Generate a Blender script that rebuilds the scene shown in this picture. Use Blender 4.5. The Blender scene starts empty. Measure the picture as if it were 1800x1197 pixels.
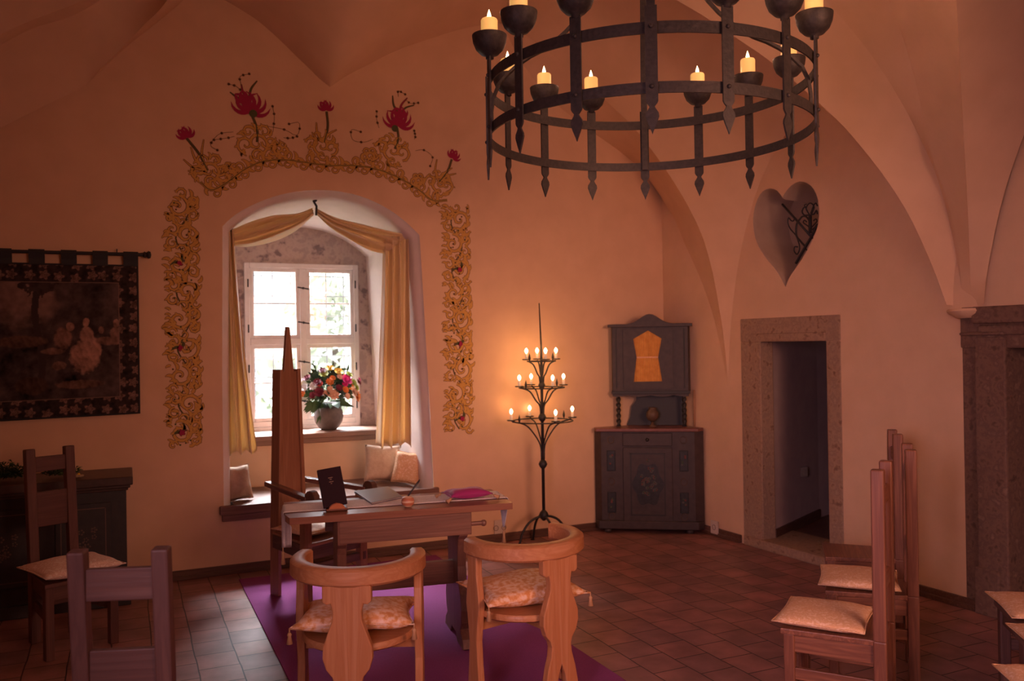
import bpy, bmesh, math, random
from mathutils import Vector, Matrix, noise
from mathutils.geometry import tessellate_polygon
random.seed(7)
PI = math.pi; R = math.radians
sc = bpy.context.scene
COL = sc.collection
# ------------------------------------------------------------------ camera
CAMH = 1.65; FPX = 1500.0; YAW = R(24.4); PITCH = R(0.2); ROLL = R(0.9)
fw = Vector((math.sin(YAW), math.cos(YAW), 0)); rt = Vector((math.cos(YAW), -math.sin(YAW), 0)); upv = Vector((0, 0, 1))
f1 = fw*math.cos(PITCH) + upv*math.sin(PITCH); u1 = upv*math.cos(PITCH) - fw*math.sin(PITCH)
r2 = rt*math.cos(ROLL) - u1*math.sin(ROLL); u2 = u1*math.cos(ROLL) + rt*math.sin(ROLL)
CAM = Vector((0, 0, CAMH))
cd = bpy.data.cameras.new('camera'); cam = bpy.data.objects.new('camera', cd); COL.objects.link(cam)
m = Matrix((r2, u2, -f1)).transposed().to_4x4(); m.translation = CAM
cam.matrix_world = m
cd.sensor_width = 36; cd.lens = 36*FPX/1800; cd.clip_start = 0.05; cd.clip_end = 200
cd.dof.use_dof = True; cd.dof.focus_distance = 4.0; cd.dof.aperture_fstop = 3.2
sc.camera = cam
# ------------------------------------------------------------------ view, world, lights
sc.view_settings.view_transform = 'Standard'; sc.view_settings.look = 'None'
sc.view_settings.exposure = 0.0; sc.view_settings.gamma = 1.0; sc.view_settings.use_curve_mapping = False
wd = bpy.data.worlds.new('world'); sc.world = wd; wd.use_nodes = True
bg = wd.node_tree.nodes['Background']; bg.inputs['Color'].default_value = (0.93, 0.93, 1.0, 1); bg.inputs['Strength'].default_value = 7.0

def area(name, loc, target, sx, sy, power, col, portal=False, spread=None):
    l = bpy.data.lights.new(name, 'AREA'); l.shape = 'RECTANGLE'; l.size = sx; l.size_y = sy
    l.energy = power; l.color = col
    if spread: l.spread = R(spread)
    o = bpy.data.objects.new(name, l); COL.objects.link(o); o.location = loc
    o.rotation_euler = (Vector(target)-Vector(loc)).to_track_quat('-Z', 'Y').to_euler()
    if portal: l.cycles.is_portal = True
    return o
def point(name, loc, power, col, rad=0.02):
    l = bpy.data.lights.new(name, 'POINT'); l.energy = power; l.color = col; l.shadow_soft_size = rad
    o = bpy.data.objects.new(name, l); COL.objects.link(o); o.location = loc; return o
WARM = (1.0, 0.46, 0.16); ROSE = (1.0, 0.40, 0.34); LILAC = (1.0, 0.60, 0.74)
area('window_portal', (1.455, 7.90, 1.66), (1.455, 6.0, 1.66), 1.02, 1.46, 1, (1, 1, 1), portal=True)
area('room_fill_rear', (2.3, -1.2, 2.0), (2.5, 5.0, 0.5), 1.6, 1.2, 18, (1.0, 0.43, 0.28), spread=70)  # added warm fill from behind the camera, standing in for unseen lamps
area('side_window_light', (-0.9, 0.4, 1.7), (4.2, 4.4, 0.3), 0.9, 1.2, 15, LILAC, spread=80)

area('high_sky_light', (1.0, 11.5, 6.6), (1.455, 7.75, 1.7), 5.0, 3.5, 17000, (0.90, 0.93, 1.0))
area('rear_lilac_fill', (2.4, -1.4, 2.3), (2.2, 4.0, 1.2), 1.6, 1.2, 11, (1.0, 0.66, 0.70))  # added wide fill that lifts the dark tones; no window modelled there
area('wall_fill_light', (2.9, 0.6, 2.5), (2.8, 6.5, 2.4), 1.2, 1.0, 6, (1.0, 0.46, 0.26), spread=60)  # added fill that brightens the back wall; there is no hall lamp

# ------------------------------------------------------------------ geometry of the view
def ray(px, py):
    return f1 + r2*((px-900)/FPX) - u2*((py-598.5)/FPX)
def atz(px, py, z):
    d = ray(px, py); return CAM + d*((z-CAMH)/d.z)
def atY(px, py, Y):
    d = ray(px, py); return CAM + d*(Y/d.y)
def atplane(px, py, p, n):
    d = ray(px, py); return CAM + d*((p-CAM).dot(n)/d.dot(n))
def rc(a, b, z=0):
    v = rt*a + fw*b; return Vector((v.x, v.y, z))
YB = 6.55
WR0 = Vector((4.50, YB, 0)); WRd = (Vector((4.60, 4.4, 0))-WR0).normalized(); WRn = Vector((WRd.y, -WRd.x, 0))
if WRn.x > 0: WRn = -WRn
def atR(px, py): return atplane(px, py, WR0, WRn)
def rw(s, n, z): return WR0 + WRd*s + WRn*n + Vector((0, 0, z))
def rsz(px, py):
    p = atR(px, py); return ((p-WR0).dot(WRd), p.z)

# ------------------------------------------------------------------ materials
MATS = {}
def newmat(name):
    mt = bpy.data.materials.new(name); mt.use_nodes = True
    return mt, mt.node_tree, mt.node_tree.nodes['Principled BSDF']
def c4(c): return (c[0], c[1], c[2], 1)
def flat(name, col, rough=0.6, metal=0, spec=0.5, emit=None, es=0):
    if name in MATS: return MATS[name]
    mt, nt, b = newmat(name)
    b.inputs['Base Color'].default_value = c4(col); b.inputs['Roughness'].default_value = rough
    b.inputs['Metallic'].default_value = metal; b.inputs['Specular IOR Level'].default_value = spec
    if emit: b.inputs['Emission Color'].default_value = c4(emit); b.inputs['Emission Strength'].default_value = es
    MATS[name] = mt; return mt
def noisy(name, cols, scale=(4, 4, 4), nscale=1.0, detail=5, rough=0.7, bump=0.1, bscale=60, metal=0, spec=0.4, pos=(0.3, 0.7), dist=0.0, wave=False, coord='Object'):
    if name in MATS: return MATS[name]
    mt, nt, b = newmat(name); N = nt.nodes; L = nt.links
    tc = N.new('ShaderNodeTexCoord'); mp = N.new('ShaderNodeMapping'); mp.inputs['Scale'].default_value = scale
    L.new(tc.outputs[coord], mp.inputs['Vector'])
    nz = N.new('ShaderNodeTexNoise'); nz.inputs['Scale'].default_value = nscale; nz.inputs['Detail'].default_value = detail
    nz.inputs['Distortion'].default_value = dist
    L.new(mp.outputs[0], nz.inputs['Vector'])
    cr = N.new('ShaderNodeValToRGB'); e = cr.color_ramp.elements
    n = len(cols)
    while len(e) < n: e.new(0.5)
    for i, c in enumerate(cols):
        e[i].position = pos[0] + (pos[1]-pos[0])*i/max(1, n-1); e[i].color = c4(c)
    L.new(nz.outputs['Fac'], cr.inputs[0]); L.new(cr.outputs[0], b.inputs['Base Color'])
    b.inputs['Roughness'].default_value = rough; b.inputs['Metallic'].default_value = metal; b.inputs['Specular IOR Level'].default_value = spec
    if bump:
        n2 = N.new('ShaderNodeTexNoise'); n2.inputs['Scale'].default_value = bscale; n2.inputs['Detail'].default_value = 4
        L.new(mp.outputs[0] if wave else tc.outputs['Object'], n2.inputs['Vector'])
        bp = N.new('ShaderNodeBump'); bp.inputs['Strength'].default_value = bump; bp.inputs['Distance'].default_value = 0.01
        L.new(n2.outputs['Fac'], bp.inputs['Height']); L.new(bp.outputs[0], b.inputs['Normal'])
    MATS[name] = mt; return mt
def wood(name, c1, c2, axis='z', rough=0.45, s=1.0, c3=None):
    sc_ = {'x': (1.2, 26, 26), 'y': (26, 1.2, 26), 'z': (26, 26, 1.2)}[axis]
    sc_ = tuple(v*s for v in sc_)
    return noisy(name+'_'+axis, [c1, c2, c3 or c1], scale=sc_, nscale=1.0, detail=6, rough=rough, bump=0.15, bscale=2, wave=True, dist=1.2, pos=(0.3, 0.72))
plaster = noisy('plaster', [(0.70, 0.465, 0.30), (0.76, 0.51, 0.335)], nscale=1.3, rough=0.92, bump=0.10, bscale=14, spec=0.1)
niche_pl = noisy('niche_plaster', [(0.70, 0.59, 0.55), (0.76, 0.64, 0.60)], nscale=2, rough=0.9, bump=0.1, bscale=14, spec=0.1)
speck = noisy('flecked_plaster', [(0.22, 0.16, 0.16), (0.46, 0.34, 0.30), (0.50, 0.38, 0.33), (0.40, 0.30, 0.27)], scale=(1, 1, 1), nscale=14, detail=7, rough=0.9, bump=0.3, bscale=40, pos=(0.33, 0.62), spec=0.1)
stone = noisy('stone', [(0.22, 0.13, 0.09), (0.40, 0.26, 0.175), (0.32, 0.21, 0.15), (0.44, 0.30, 0.20)], nscale=5, detail=7, rough=0.9, bump=0.3, bscale=30, pos=(0.3, 0.72), spec=0.1)
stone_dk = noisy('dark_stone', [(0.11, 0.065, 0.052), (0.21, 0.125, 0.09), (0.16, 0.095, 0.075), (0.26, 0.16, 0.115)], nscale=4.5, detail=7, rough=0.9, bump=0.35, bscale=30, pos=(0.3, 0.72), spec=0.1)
iron = noisy('wrought_iron', [(0.040, 0.034, 0.032), (0.066, 0.052, 0.048)], nscale=14, rough=0.55, bump=0.25, bscale=50, metal=0.3)
iron2 = flat('black_iron', (0.035, 0.032, 0.034), 0.5, 0.3)
pine = {a: wood('pine', (0.54, 0.245, 0.105), (0.45, 0.18, 0.07), a, 0.42, 1.0, (0.56, 0.27, 0.13)) for a in 'xyz'}
beech = {a: wood('reddish_wood', (0.31, 0.125, 0.068), (0.17, 0.065, 0.040), a, 0.42) for a in 'xyz'}
darkw = {a: wood('dark_oak', (0.15, 0.075, 0.05), (0.10, 0.045, 0.032), a, 0.55) for a in 'xyz'}
redw = {a: wood('mahogany', (0.17, 0.080, 0.062), (0.12, 0.055, 0.045), a, 0.5) for a in 'xyz'}
greenw = noisy('painted_wood', [(0.030, 0.030, 0.034), (0.044, 0.038, 0.040)], nscale=5, rough=0.5, bump=0.1, bscale=30)
cabw = noisy('painted_cabinet', [(0.044, 0.030, 0.029), (0.064, 0.043, 0.040)], nscale=5, rough=0.5, bump=0.1, bscale=30)
cabdk = flat('cabinet_dark_line', (0.02, 0.016, 0.016), 0.5)
cabpan = noisy('cabinet_panel', [(0.012, 0.014, 0.016), (0.03, 0.028, 0.03)], nscale=9, rough=0.4, bump=0)
cream = noisy('brocade', [(0.80, 0.50, 0.30), (0.72, 0.42, 0.22), (0.86, 0.60, 0.42)], nscale=16, detail=3, rough=0.6, bump=0.15, bscale=40, pos=(0.4, 0.6), spec=0.3)
creamg = noisy('gold_brocade', [(0.70, 0.30, 0.10), (0.82, 0.46, 0.24), (0.86, 0.60, 0.44)], nscale=11, detail=3, rough=0.45, bump=0.2, bscale=30, pos=(0.4, 0.62), spec=0.4)
sackm = noisy('linen', [(0.52, 0.36, 0.26), (0.60, 0.44, 0.33)], nscale=9, rough=0.75, bump=0.3, bscale=120, spec=0.2)
runner_m = noisy('lace_cloth', [(0.78, 0.68, 0.62), (0.90, 0.84, 0.80)], nscale=60, detail=3, rough=0.8, bump=0.2, bscale=150, pos=(0.42, 0.55))
carpet_m = noisy('purple_carpet', [(0.24, 0.055, 0.18), (0.29, 0.07, 0.22)], nscale=60, rough=0.95, bump=0.3, bscale=300, spec=0.1)
velvet = flat('crimson_velvet', (0.36, 0.012, 0.15), 0.7); velvet.node_tree.nodes['Principled BSDF'].inputs['Sheen Weight'].default_value = 0.25
gold = flat('gold_thread', (0.50, 0.28, 0.14), 0.6)
white_fr = noisy('painted_white_wood', [(0.72, 0.66, 0.64), (0.80, 0.74, 0.72)], nscale=4, rough=0.55, bump=0.05, bscale=30)
clay = noisy('vase_clay', [(0.11, 0.085, 0.078), (0.16, 0.12, 0.105)], nscale=7, rough=0.65, bump=0.1, bscale=60)
wax = flat('wax', (0.90, 0.62, 0.26), 0.5, emit=(1.0, 0.52, 0.14), es=0.55)
flame_m = flat('flame', (1, 0.8, 0.5), 0.5, emit=(1.0, 0.62, 0.25), es=14)
bulb_m = flat('bulb_glow', (1, 0.85, 0.6), 0.5, emit=(1.0, 0.68, 0.32), es=12)
ecan = flat('candle_sleeve', (0.85, 0.62, 0.50), 0.5, emit=(1.0, 0.6, 0.3), es=0.25)
plastic = flat('socket_plastic', (0.62, 0.50, 0.42), 0.4)
black = flat('black_cover', (0.02, 0.016, 0.018), 0.3)
folder_m = flat('folder_leather', (0.10, 0.105, 0.15), 0.33, spec=1.0)
blackroom = flat('unlit_plaster', (0.20, 0.16, 0.15), 0.9)
glassm = bpy.data.materials.new('window_glass'); glassm.use_nodes = True
nt = glassm.node_tree; nt.nodes.clear()
o_ = nt.nodes.new('ShaderNodeOutputMaterial'); mx = nt.nodes.new('ShaderNodeMixShader'); tr = nt.nodes.new('ShaderNodeBsdfTransparent'); gl = nt.nodes.new('ShaderNodeBsdfGlossy')
gl.inputs['Roughness'].default_value = 0.05; mx.inputs[0].default_value = 0.06
nt.links.new(tr.outputs[0], mx.inputs[1]); nt.links.new(gl.outputs[0], mx.inputs[2]); nt.links.new(mx.outputs[0], o_.inputs[0])
def clothmat(name, col, trans):
    mt, nt, b = newmat(name); N = nt.nodes; L = nt.links
    b.inputs['Base Color'].default_value = c4(col); b.inputs['Roughness'].default_value = 0.42
    b.inputs['Sheen Weight'].default_value = 0.3
    t = N.new('ShaderNodeBsdfTranslucent'); t.inputs[0].default_value = c4(trans)
    mx = N.new('ShaderNodeMixShader'); mx.inputs[0].default_value = 0.4
    out = N['Material Output']; L.new(b.outputs[0], mx.inputs[1]); L.new(t.outputs[0], mx.inputs[2]); L.new(mx.outputs[0], out.inputs[0])
    nz = N.new('ShaderNodeTexNoise'); nz.inputs['Scale'].default_value = 120
    bp = N.new('ShaderNodeBump'); bp.inputs['Strength'].default_value = 0.15; L.new(nz.outputs['Fac'], bp.inputs['Height']); L.new(bp.outputs[0], b.inputs['Normal'])
    return mt
curtain_m = clothmat('curtain_cloth', (0.84, 0.66, 0.43), (0.90, 0.68, 0.38))

# floor tiles: irregular 20 cm terracotta
def floor_mat():
    mt, nt, b = newmat('terracotta_tiles'); N = nt.nodes; L = nt.links
    tc = N.new('ShaderNodeTexCoord'); mp = N.new('ShaderNodeMapping'); mp.inputs['Rotation'].default_value = (0, 0, R(90)); mp.inputs['Location'].default_value = (0.03, 0.08, 0)
    L.new(tc.outputs['Object'], mp.inputs['Vector'])
    nzv = N.new('ShaderNodeTexNoise'); nzv.inputs['Scale'].default_value = 3.0
    va = N.new('ShaderNodeVectorMath'); va.operation = 'SCALE'; va.inputs['Scale'].default_value = 0.02
    vs = N.new('ShaderNodeVectorMath'); vs.operation = 'ADD'
    L.new(mp.outputs[0], nzv.inputs['Vector']); L.new(nzv.outputs['Color'], va.inputs[0]); L.new(mp.outputs[0], vs.inputs[0]); L.new(va.outputs[0], vs.inputs[1])
    br = N.new('ShaderNodeTexBrick'); br.offset = 0.5; br.inputs['Scale'].default_value = 1.0
    br.inputs['Brick Width'].default_value = 0.215; br.inputs['Row Height'].default_value = 0.205; br.inputs['Mortar Size'].default_value = 0.004
    br.inputs['Mortar Smooth'].default_value = 0.3; br.inputs['Bias'].default_value = 0
    br.inputs['Color1'].default_value = (0.42, 0.20, 0.17, 1); br.inputs['Color2'].default_value = (0.29, 0.155, 0.145, 1); br.inputs['Mortar'].default_value = (0.055, 0.03, 0.028, 1)
    L.new(vs.outputs[0], br.inputs['Vector'])
    nz = N.new('ShaderNodeTexNoise'); nz.inputs['Scale'].default_value = 5; nz.inputs['Detail'].default_value = 8
    L.new(tc.outputs['Object'], nz.inputs['Vector'])
    mxx = N.new('ShaderNodeMix'); mxx.data_type = 'RGBA'; mxx.blend_type = 'MULTIPLY'; mxx.inputs[0].default_value = 0.8
    cr = N.new('ShaderNodeValToRGB'); cr.color_ramp.elements[0].position = 0.3; cr.color_ramp.elements[0].color = (0.45, 0.45, 0.48, 1); cr.color_ramp.elements[1].position = 0.7; cr.color_ramp.elements[1].color = (1.15, 1.1, 1.1, 1)
    L.new(nz.outputs['Fac'], cr.inputs[0]); L.new(br.outputs['Color'], mxx.inputs[6]); L.new(cr.outputs[0], mxx.inputs[7]); L.new(mxx.outputs[2], b.inputs['Base Color'])
    b.inputs['Roughness'].default_value = 0.38; b.inputs['Specular IOR Level'].default_value = 0.22
    bp = N.new('ShaderNodeBump'); bp.inputs['Strength'].default_value = 0.5; bp.inputs['Distance'].default_value = 0.004; bp.invert = True
    L.new(br.outputs['Fac'], bp.inputs['Height']); L.new(bp.outputs[0], b.inputs['Normal'])
    return mt

# ------------------------------------------------------------------ mesh helpers
def link(name, me, mat, parent=None, smooth=False):
    o = bpy.data.objects.new(name, me); COL.objects.link(o)
    if mat is not None:
        for q in (mat if isinstance(mat, (list, tuple)) else [mat]): me.materials.append(q)
    if smooth:
        me.polygons.foreach_set('use_smooth', [True]*len(me.polygons))
    if parent: o.parent = parent
    return o
class MB:
    def __init__(s, M=None): s.v = []; s.f = []; s.m = []; s.M = M or Matrix()
    def add(s, vs, fs, mi=0):
        k = len(s.v); s.v += [s.M @ Vector(p) for p in vs]; s.f += [[i+k for i in f] for f in fs]; s.m += [mi]*len(fs)
    def box(s, a, b, mi=0, T=None):
        x0, y0, z0 = a; x1, y1, z1 = b
        vs = [(x, y, z) for z in (z0, z1) for y in (y0, y1) for x in (x0, x1)]
        if T: vs = [T @ Vector(p) for p in vs]
        s.add(vs, [[0, 2, 3, 1], [4, 5, 7, 6], [0, 1, 5, 4], [2, 6, 7, 3], [0, 4, 6, 2], [1, 3, 7, 5]], mi)
    def bar(s, p, q, w, h, up=(0, 0, 1), mi=0):
        p = Vector(p); q = Vector(q); d = (q-p); L = d.length; d.normalize()
        up = Vector(up); x = d.cross(up)
        if x.length < 1e-4: x = d.cross(Vector((0, 1, 0)))
        x.normalize(); y = x.cross(d).normalized()
        vs = []
        for t in (p, q):
            for sx, sy in ((-1, -1), (1, -1), (1, 1), (-1, 1)): vs.append(t + x*sx*w/2 + y*sy*h/2)
        s.add(vs, [[3, 2, 1, 0], [4, 5, 6, 7], [0, 1, 5, 4], [1, 2, 6, 5], [2, 3, 7, 6], [3, 0, 4, 7]], mi)
    def tube(s, pts, r, n=8, mi=0, caps=True):
        pts = [Vector(p) for p in pts]; m_ = len(pts)
        rr = r if isinstance(r, (list, tuple)) else [r]*m_
        vs = []; prev = None
        for i, p in enumerate(pts):
            t = (pts[min(i+1, m_-1)] - pts[max(i-1, 0)]).normalized()
            if prev is None:
                a = t.cross(Vector((0, 0, 1)))
                if a.length < 0.05: a = t.cross(Vector((0, 1, 0)))
                a.normalize()
            else:
                a = (prev - t*prev.dot(t)).normalized()
            prev = a; b_ = t.cross(a)
            for k in range(n):
                th = 2*PI*k/n; vs.append(p + (a*math.cos(th)+b_*math.sin(th))*rr[i])
        fs = [[i*n+k, i*n+(k+1) % n, (i+1)*n+(k+1) % n, (i+1)*n+k] for i in range(m_-1) for k in range(n)]
        if caps: fs += [list(range(n))[::-1], [(m_-1)*n+k for k in range(n)]]
        s.add(vs, fs, mi)
    def strip(s, pts, nrm, w, t, mi=0):
        """flat bar following pts; w across (perp to path & nrm), t along nrm"""
        pts = [Vector(p) for p in pts]; m_ = len(pts); vs = []
        for i, p in enumerate(pts):
            tt = (pts[min(i+1, m_-1)] - pts[max(i-1, 0)]).normalized()
            nn = Vector(nrm(i) if callable(nrm) else nrm).normalized(); a = tt.cross(nn).normalized()
            for x, y in ((-1, -1), (1, -1), (1, 1), (-1, 1)): vs.append(p + a*x*w/2 + nn*y*t/2)
        fs = [[i*4+k, i*4+(k+1) % 4, (i+1)*4+(k+1) % 4, (i+1)*4+k] for i in range(m_-1) for k in range(4)]
        fs += [[3, 2, 1, 0], [(m_-1)*4+k for k in range(4)]]
        s.add(vs, fs, mi)
    def lathe(s, prof, c=(0, 0, 0), n=20, mi=0):
        c = Vector(c); vs = []
        for r_, z in prof:
            for k in range(n):
                th = 2*PI*k/n; vs.append(c+Vector((r_*math.cos(th), r_*math.sin(th), z)))
        m_ = len(prof)
        fs = [[i*n+k, i*n+(k+1) % n, (i+1)*n+(k+1) % n, (i+1)*n+k] for i in range(m_-1) for k in range(n)]
        fs += [list(range(n))[::-1], [(m_-1)*n+k for k in range(n)]]
        s.add(vs, fs, mi)
    def ball(s, c, r, n=10, mi=0, sz=(1, 1, 1)):
        c = Vector(c); m_ = max(4, n//2+1); vs = []
        for i in range(m_+1):
            ph = PI*i/m_
            for k in range(n):
                th = 2*PI*k/n; vs.append(c+Vector((math.sin(ph)*math.cos(th)*r*sz[0], math.sin(ph)*math.sin(th)*r*sz[1], -math.cos(ph)*r*sz[2])))
        s.add(vs, [[i*n+k, i*n+(k+1) % n, (i+1)*n+(k+1) % n, (i+1)*n+k] for i in range(m_) for k in range(n)], mi)
    def prism(s, poly, T, th, mi=0):
        """poly 2d (x,z) list -> extruded along local y by th; T maps local->space"""
        n = len(poly)
        tri = tessellate_polygon([[Vector((p[0], p[1], 0)) for p in poly]])
        vs = [T @ Vector((p[0], 0, p[1])) for p in poly] + [T @ Vector((p[0], th, p[1])) for p in poly]
        fs = [list(t) for t in tri] + [[t[2]+n, t[1]+n, t[0]+n] for t in tri]
        fs += [[i, (i+1) % n, n+(i+1) % n, n+i] for i in range(n)]
        s.add(vs, fs, mi)
    def grid(s, rows, mi=0, closeu=False):
        m_ = len(rows); n = len(rows[0]); vs = [p for r_ in rows for p in r_]
        s.add(vs, [[i*n+j, i*n+(j+1) % n, (i+1)*n+(j+1) % n, (i+1)*n+j] for i in range(m_-1) for j in range(n if closeu else n-1)], mi)
    def build(s, name, mat, parent=None, smooth=False, bevel=0, fix=True, auto=None, weld=False):
        me = bpy.data.meshes.new(name); me.from_pydata([tuple(v) for v in s.v], [], s.f); me.update()
        me.polygons.foreach_set('material_index', s.m)
        if fix:
            bm = bmesh.new(); bm.from_mesh(me)
            if weld: bmesh.ops.remove_doubles(bm, verts=bm.verts, dist=1e-5)
            bmesh.ops.recalc_face_normals(bm, faces=bm.faces); bm.to_mesh(me); bm.free()
        if auto:
            me.polygons.foreach_set('use_smooth', [True]*len(me.polygons)); me.set_sharp_from_angle(angle=R(auto))
        o = link(name, me, mat, parent, smooth)
        if bevel:
            b = o.modifiers.new('bevel', 'BEVEL'); b.width = bevel; b.segments = 2; b.limit_method = 'ANGLE'; b.angle_limit = R(40)
        return o
def thing(name, label, cat, loc=(0, 0, 0), rz=0, group=None):
    o = bpy.data.objects.new(name, None); COL.objects.link(o); o.location = loc; o.rotation_euler = (0, 0, rz); o.empty_display_size = 0.1
    o['label'] = label; o['category'] = cat
    if group: o['group'] = group
    return o
def tag(o, label, cat, group=None, kind=None):
    if label: o['label'] = label
    if cat: o['category'] = cat
    if group: o['group'] = group
    if kind: o['kind'] = kind
    return o
def struct(o): o['kind'] = 'structure'; return o
def kids(o): return [c for c in bpy.data.objects if c.parent == o]
def dup(root, loc, rz, label, group=None):
    def cp(o, par):
        c = o.copy(); COL.objects.link(c); c.parent = par
        for ch in kids(o): cp(ch, c)
        return c
    r_ = cp(root, None); r_.location = loc; r_.rotation_euler = (0, 0, rz); r_['label'] = label
    if group: r_['group'] = group
    return r_
def resample(pts, n):
    pts = [Vector(p) for p in pts]; L = [0]
    for a, b in zip(pts, pts[1:]): L.append(L[-1]+(b-a).length)
    out = []
    for i in range(n):
        t = L[-1]*i/(n-1); k = 0
        while k < len(pts)-2 and L[k+1] < t: k += 1
        u = (t-L[k])/max(1e-9, L[k+1]-L[k])
        p0 = pts[max(k-1, 0)]; p1 = pts[k]; p2 = pts[k+1]; p3 = pts[min(k+2, len(pts)-1)]
        m1 = (p2-p0)*0.5 if k > 0 else (p2-p1); m2 = (p3-p1)*0.5 if k < len(pts)-2 else (p2-p1)
        s1 = (p2-p1).length
        if m1.length > s1*1.5: m1 = m1.normalized()*s1
        if m2.length > s1*1.5: m2 = m2.normalized()*s1
        h = u*u*(3-2*u)
        out.append(p1*(2*u**3-3*u*u+1) + m1*(u**3-2*u*u+u) + p2*(-2*u**3+3*u*u) + m2*(u**3-u*u))
    return out
def offloop(loop, d):
    """inset 2d loop by d toward its inside"""
    n = len(loop); A = sum(loop[i][0]*loop[(i+1) % n][1]-loop[(i+1) % n][0]*loop[i][1] for i in range(n)); sgn = 1 if A > 0 else -1
    out = []
    for i in range(n):
        p0 = Vector(loop[i-1]); p1 = Vector(loop[i]); p2 = Vector(loop[(i+1) % n])
        e1 = (p1-p0).normalized(); e2 = (p2-p1).normalized()
        n1 = Vector((-e1.y, e1.x))*sgn; n2 = Vector((-e2.y, e2.x))*sgn
        b = (n1+n2); 
        if b.length < 1e-6: b = n1
        b.normalize(); c = max(0.4, b.dot(n1)); q = p1+b*(d/c); out.append((q.x, q.y))
    return out
def wallmesh(name, outer, holes, fn, mat):
    """outer/holes 2d loops, fn(a,b)->3d"""
    loops = [[Vector((a, b, 0)) for a, b in lp] for lp in [outer]+holes]
    flatp = [p for lp in loops for p in lp]
    tri = tessellate_polygon(loops)
    mb = MB(); mb.add([fn(p.x, p.y) for p in flatp], [list(t) for t in tri])
    return struct(mb.build(name, mat, fix=False))

# ================================================================== SETTING
XL = -1.75; YF = -1.6; ZC = 4.75
mb = MB(); mb.add([(XL-0.3, YF-0.3, 0), (6.6, YF-0.3, 0), (6.6, YB+0.02, 0), (XL-0.3, YB+0.02, 0)], [[0, 1, 2, 3]])
mb.add([(XL-0.3, YF-0.3, -0.1), (6.6, YF-0.3, -0.1), (6.6, YB+0.02, -0.1), (XL-0.3, YB+0.02, -0.1)], [[3, 2, 1, 0]])
struct(mb.build('floor', floor_mat(), fix=False))
# window niche outline on the back wall (x, z)
nl = atY(390, 640, YB).x; nrr = atY(752, 640, YB).x
zs = 0.435
arch = []
for px, py in ((391, 398), (410, 380), (440, 362), (480, 346), (520, 337), (560, 334), (600, 337), (640, 347), (680, 366), (712, 389), (737, 413)):
    p = atY(px, py, YB); arch.append((p.x, p.z))
pr = atY(763, 860, YB)
npoly = [(nl+0.0, zs)] + [(nl, 1.4)] + [(arch[0][0], arch[0][1]-0.03)] + [(p.x, p.y) for p in resample([Vector((a, b, 0)) for a, b in arch], 28)] + [(arch[-1][0]+0.005, arch[-1][1]-0.05), (nrr, 1.4), (pr.x, zs)]
fnB = lambda a, b: Vector((a, YB, b))
wallmesh('wall_back', [(XL, -0.02), (4.6, -0.02), (4.6, ZC), (XL, ZC)], [npoly], fnB, plaster)
# rounded reveal of the niche
mb = MB(); rows = []
YW = 7.75
for dd, ins in ((0, 0), (0.012, 0.004), (0.03, 0.016), (0.05, 0.035), (0.085, 0.052), (0.14, 0.06), (0.5, 0.09), (1.2, 0.13)):
    lp = offloop(npoly, ins)
    rows.append([Vector((a, YB+dd, zs-0.01 if b < 0.6 else b)) for a, b in lp])
n = len(npoly)
mb.grid([r_[0:] for r_ in rows])
struct(mb.build('wall_niche', niche_pl, smooth=True))
mb = MB(); mb.box((nl-0.05, YB+0.02, zs-0.1), (pr.x+0.05, YW+0.1, zs-0.0)); struct(mb.build('trim_1', plaster))
# wall under the window board
ysill = 7.28
mb = MB(); mb.box((nl+0.02, ysill+0.02, zs), (pr.x-0.02, YW+0.02, 0.875)); struct(mb.build('wall_parapet', plaster))
# window wall with opening
wa = atY(428, 462, YW); wb = atY(632, 748, YW); wt = atY(628, 466, YW)
wx0, wx1, wz0, wz1 = wa.x, wb.x, 0.915, (wa.z+wt.z)/2
wallmesh('wall_window', [(nl-0.2, zs), (pr.x+0.2, zs), (pr.x+0.2, 3.2), (nl-0.2, 3.2)], [[(wx0, wz0), (wx1, wz0), (wx1, wz1), (wx0, wz1)]], lambda a, b: Vector((a, YW, b)), speck)
mb = MB()
for a, b in (((wx0-0.6, YW+0.01, 0.0), (wx0, YW+0.25, 3.2)), ((wx1, YW+0.01, 0.0), (wx1+0.6, YW+0.25, 3.2)), ((wx0, YW+0.01, wz1), (wx1, YW+0.25, 3.2)), ((wx0, YW+0.01, 0), (wx1, YW+0.25, wz0))): mb.box(a, b)
struct(mb.build('wall_outer', speck))
# other walls
fnR = lambda s, z: rw(s, 0, z)
# openings of the right wall
d1l, _ = rsz(1340, 800); d1r, _ = rsz(1456, 800); _, d1t = rsz(1400, 600)
d2l, _ = rsz(1776, 800); d2r = d2l + 1.0; d2t = rsz(1776, 612)[1]
hp = [(1375, 347), (1366, 335), (1353, 331), (1340, 337), (1330, 354), (1324, 380), (1325, 405), (1332, 430), (1347, 454), (1362, 472), (1372, 488), (1381, 505), (1387, 489), (1398, 472), (1413, 450), (1427, 424), (1436, 402), (1440, 378), (1438, 352), (1430, 332), (1419, 322), (1405, 319), (1391, 326), (1382, 336)]
heart = [rsz(*p) for p in hp]
hc = [(p.x, p.y) for p in resample([Vector((a, b, 0)) for a, b in heart[0:12]], 30)] + [(p.x, p.y) for p in resample([Vector((a, b, 0)) for a, b in heart[11:]+heart[:1]], 30)][1:-1]
SE = 6.6
wallmesh('wall_right', [(-0.1, -0.02), (d1l, -0.02), (d1l, d1t), (d1r, d1t), (d1r, -0.02), (d2l, -0.02), (d2l, d2t), (d2r, d2t), (d2r, -0.02), (8.3, -0.02), (8.3, ZC), (-0.1, ZC)], [hc], fnR, plaster)
mb = MB(); rows = []
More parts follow.
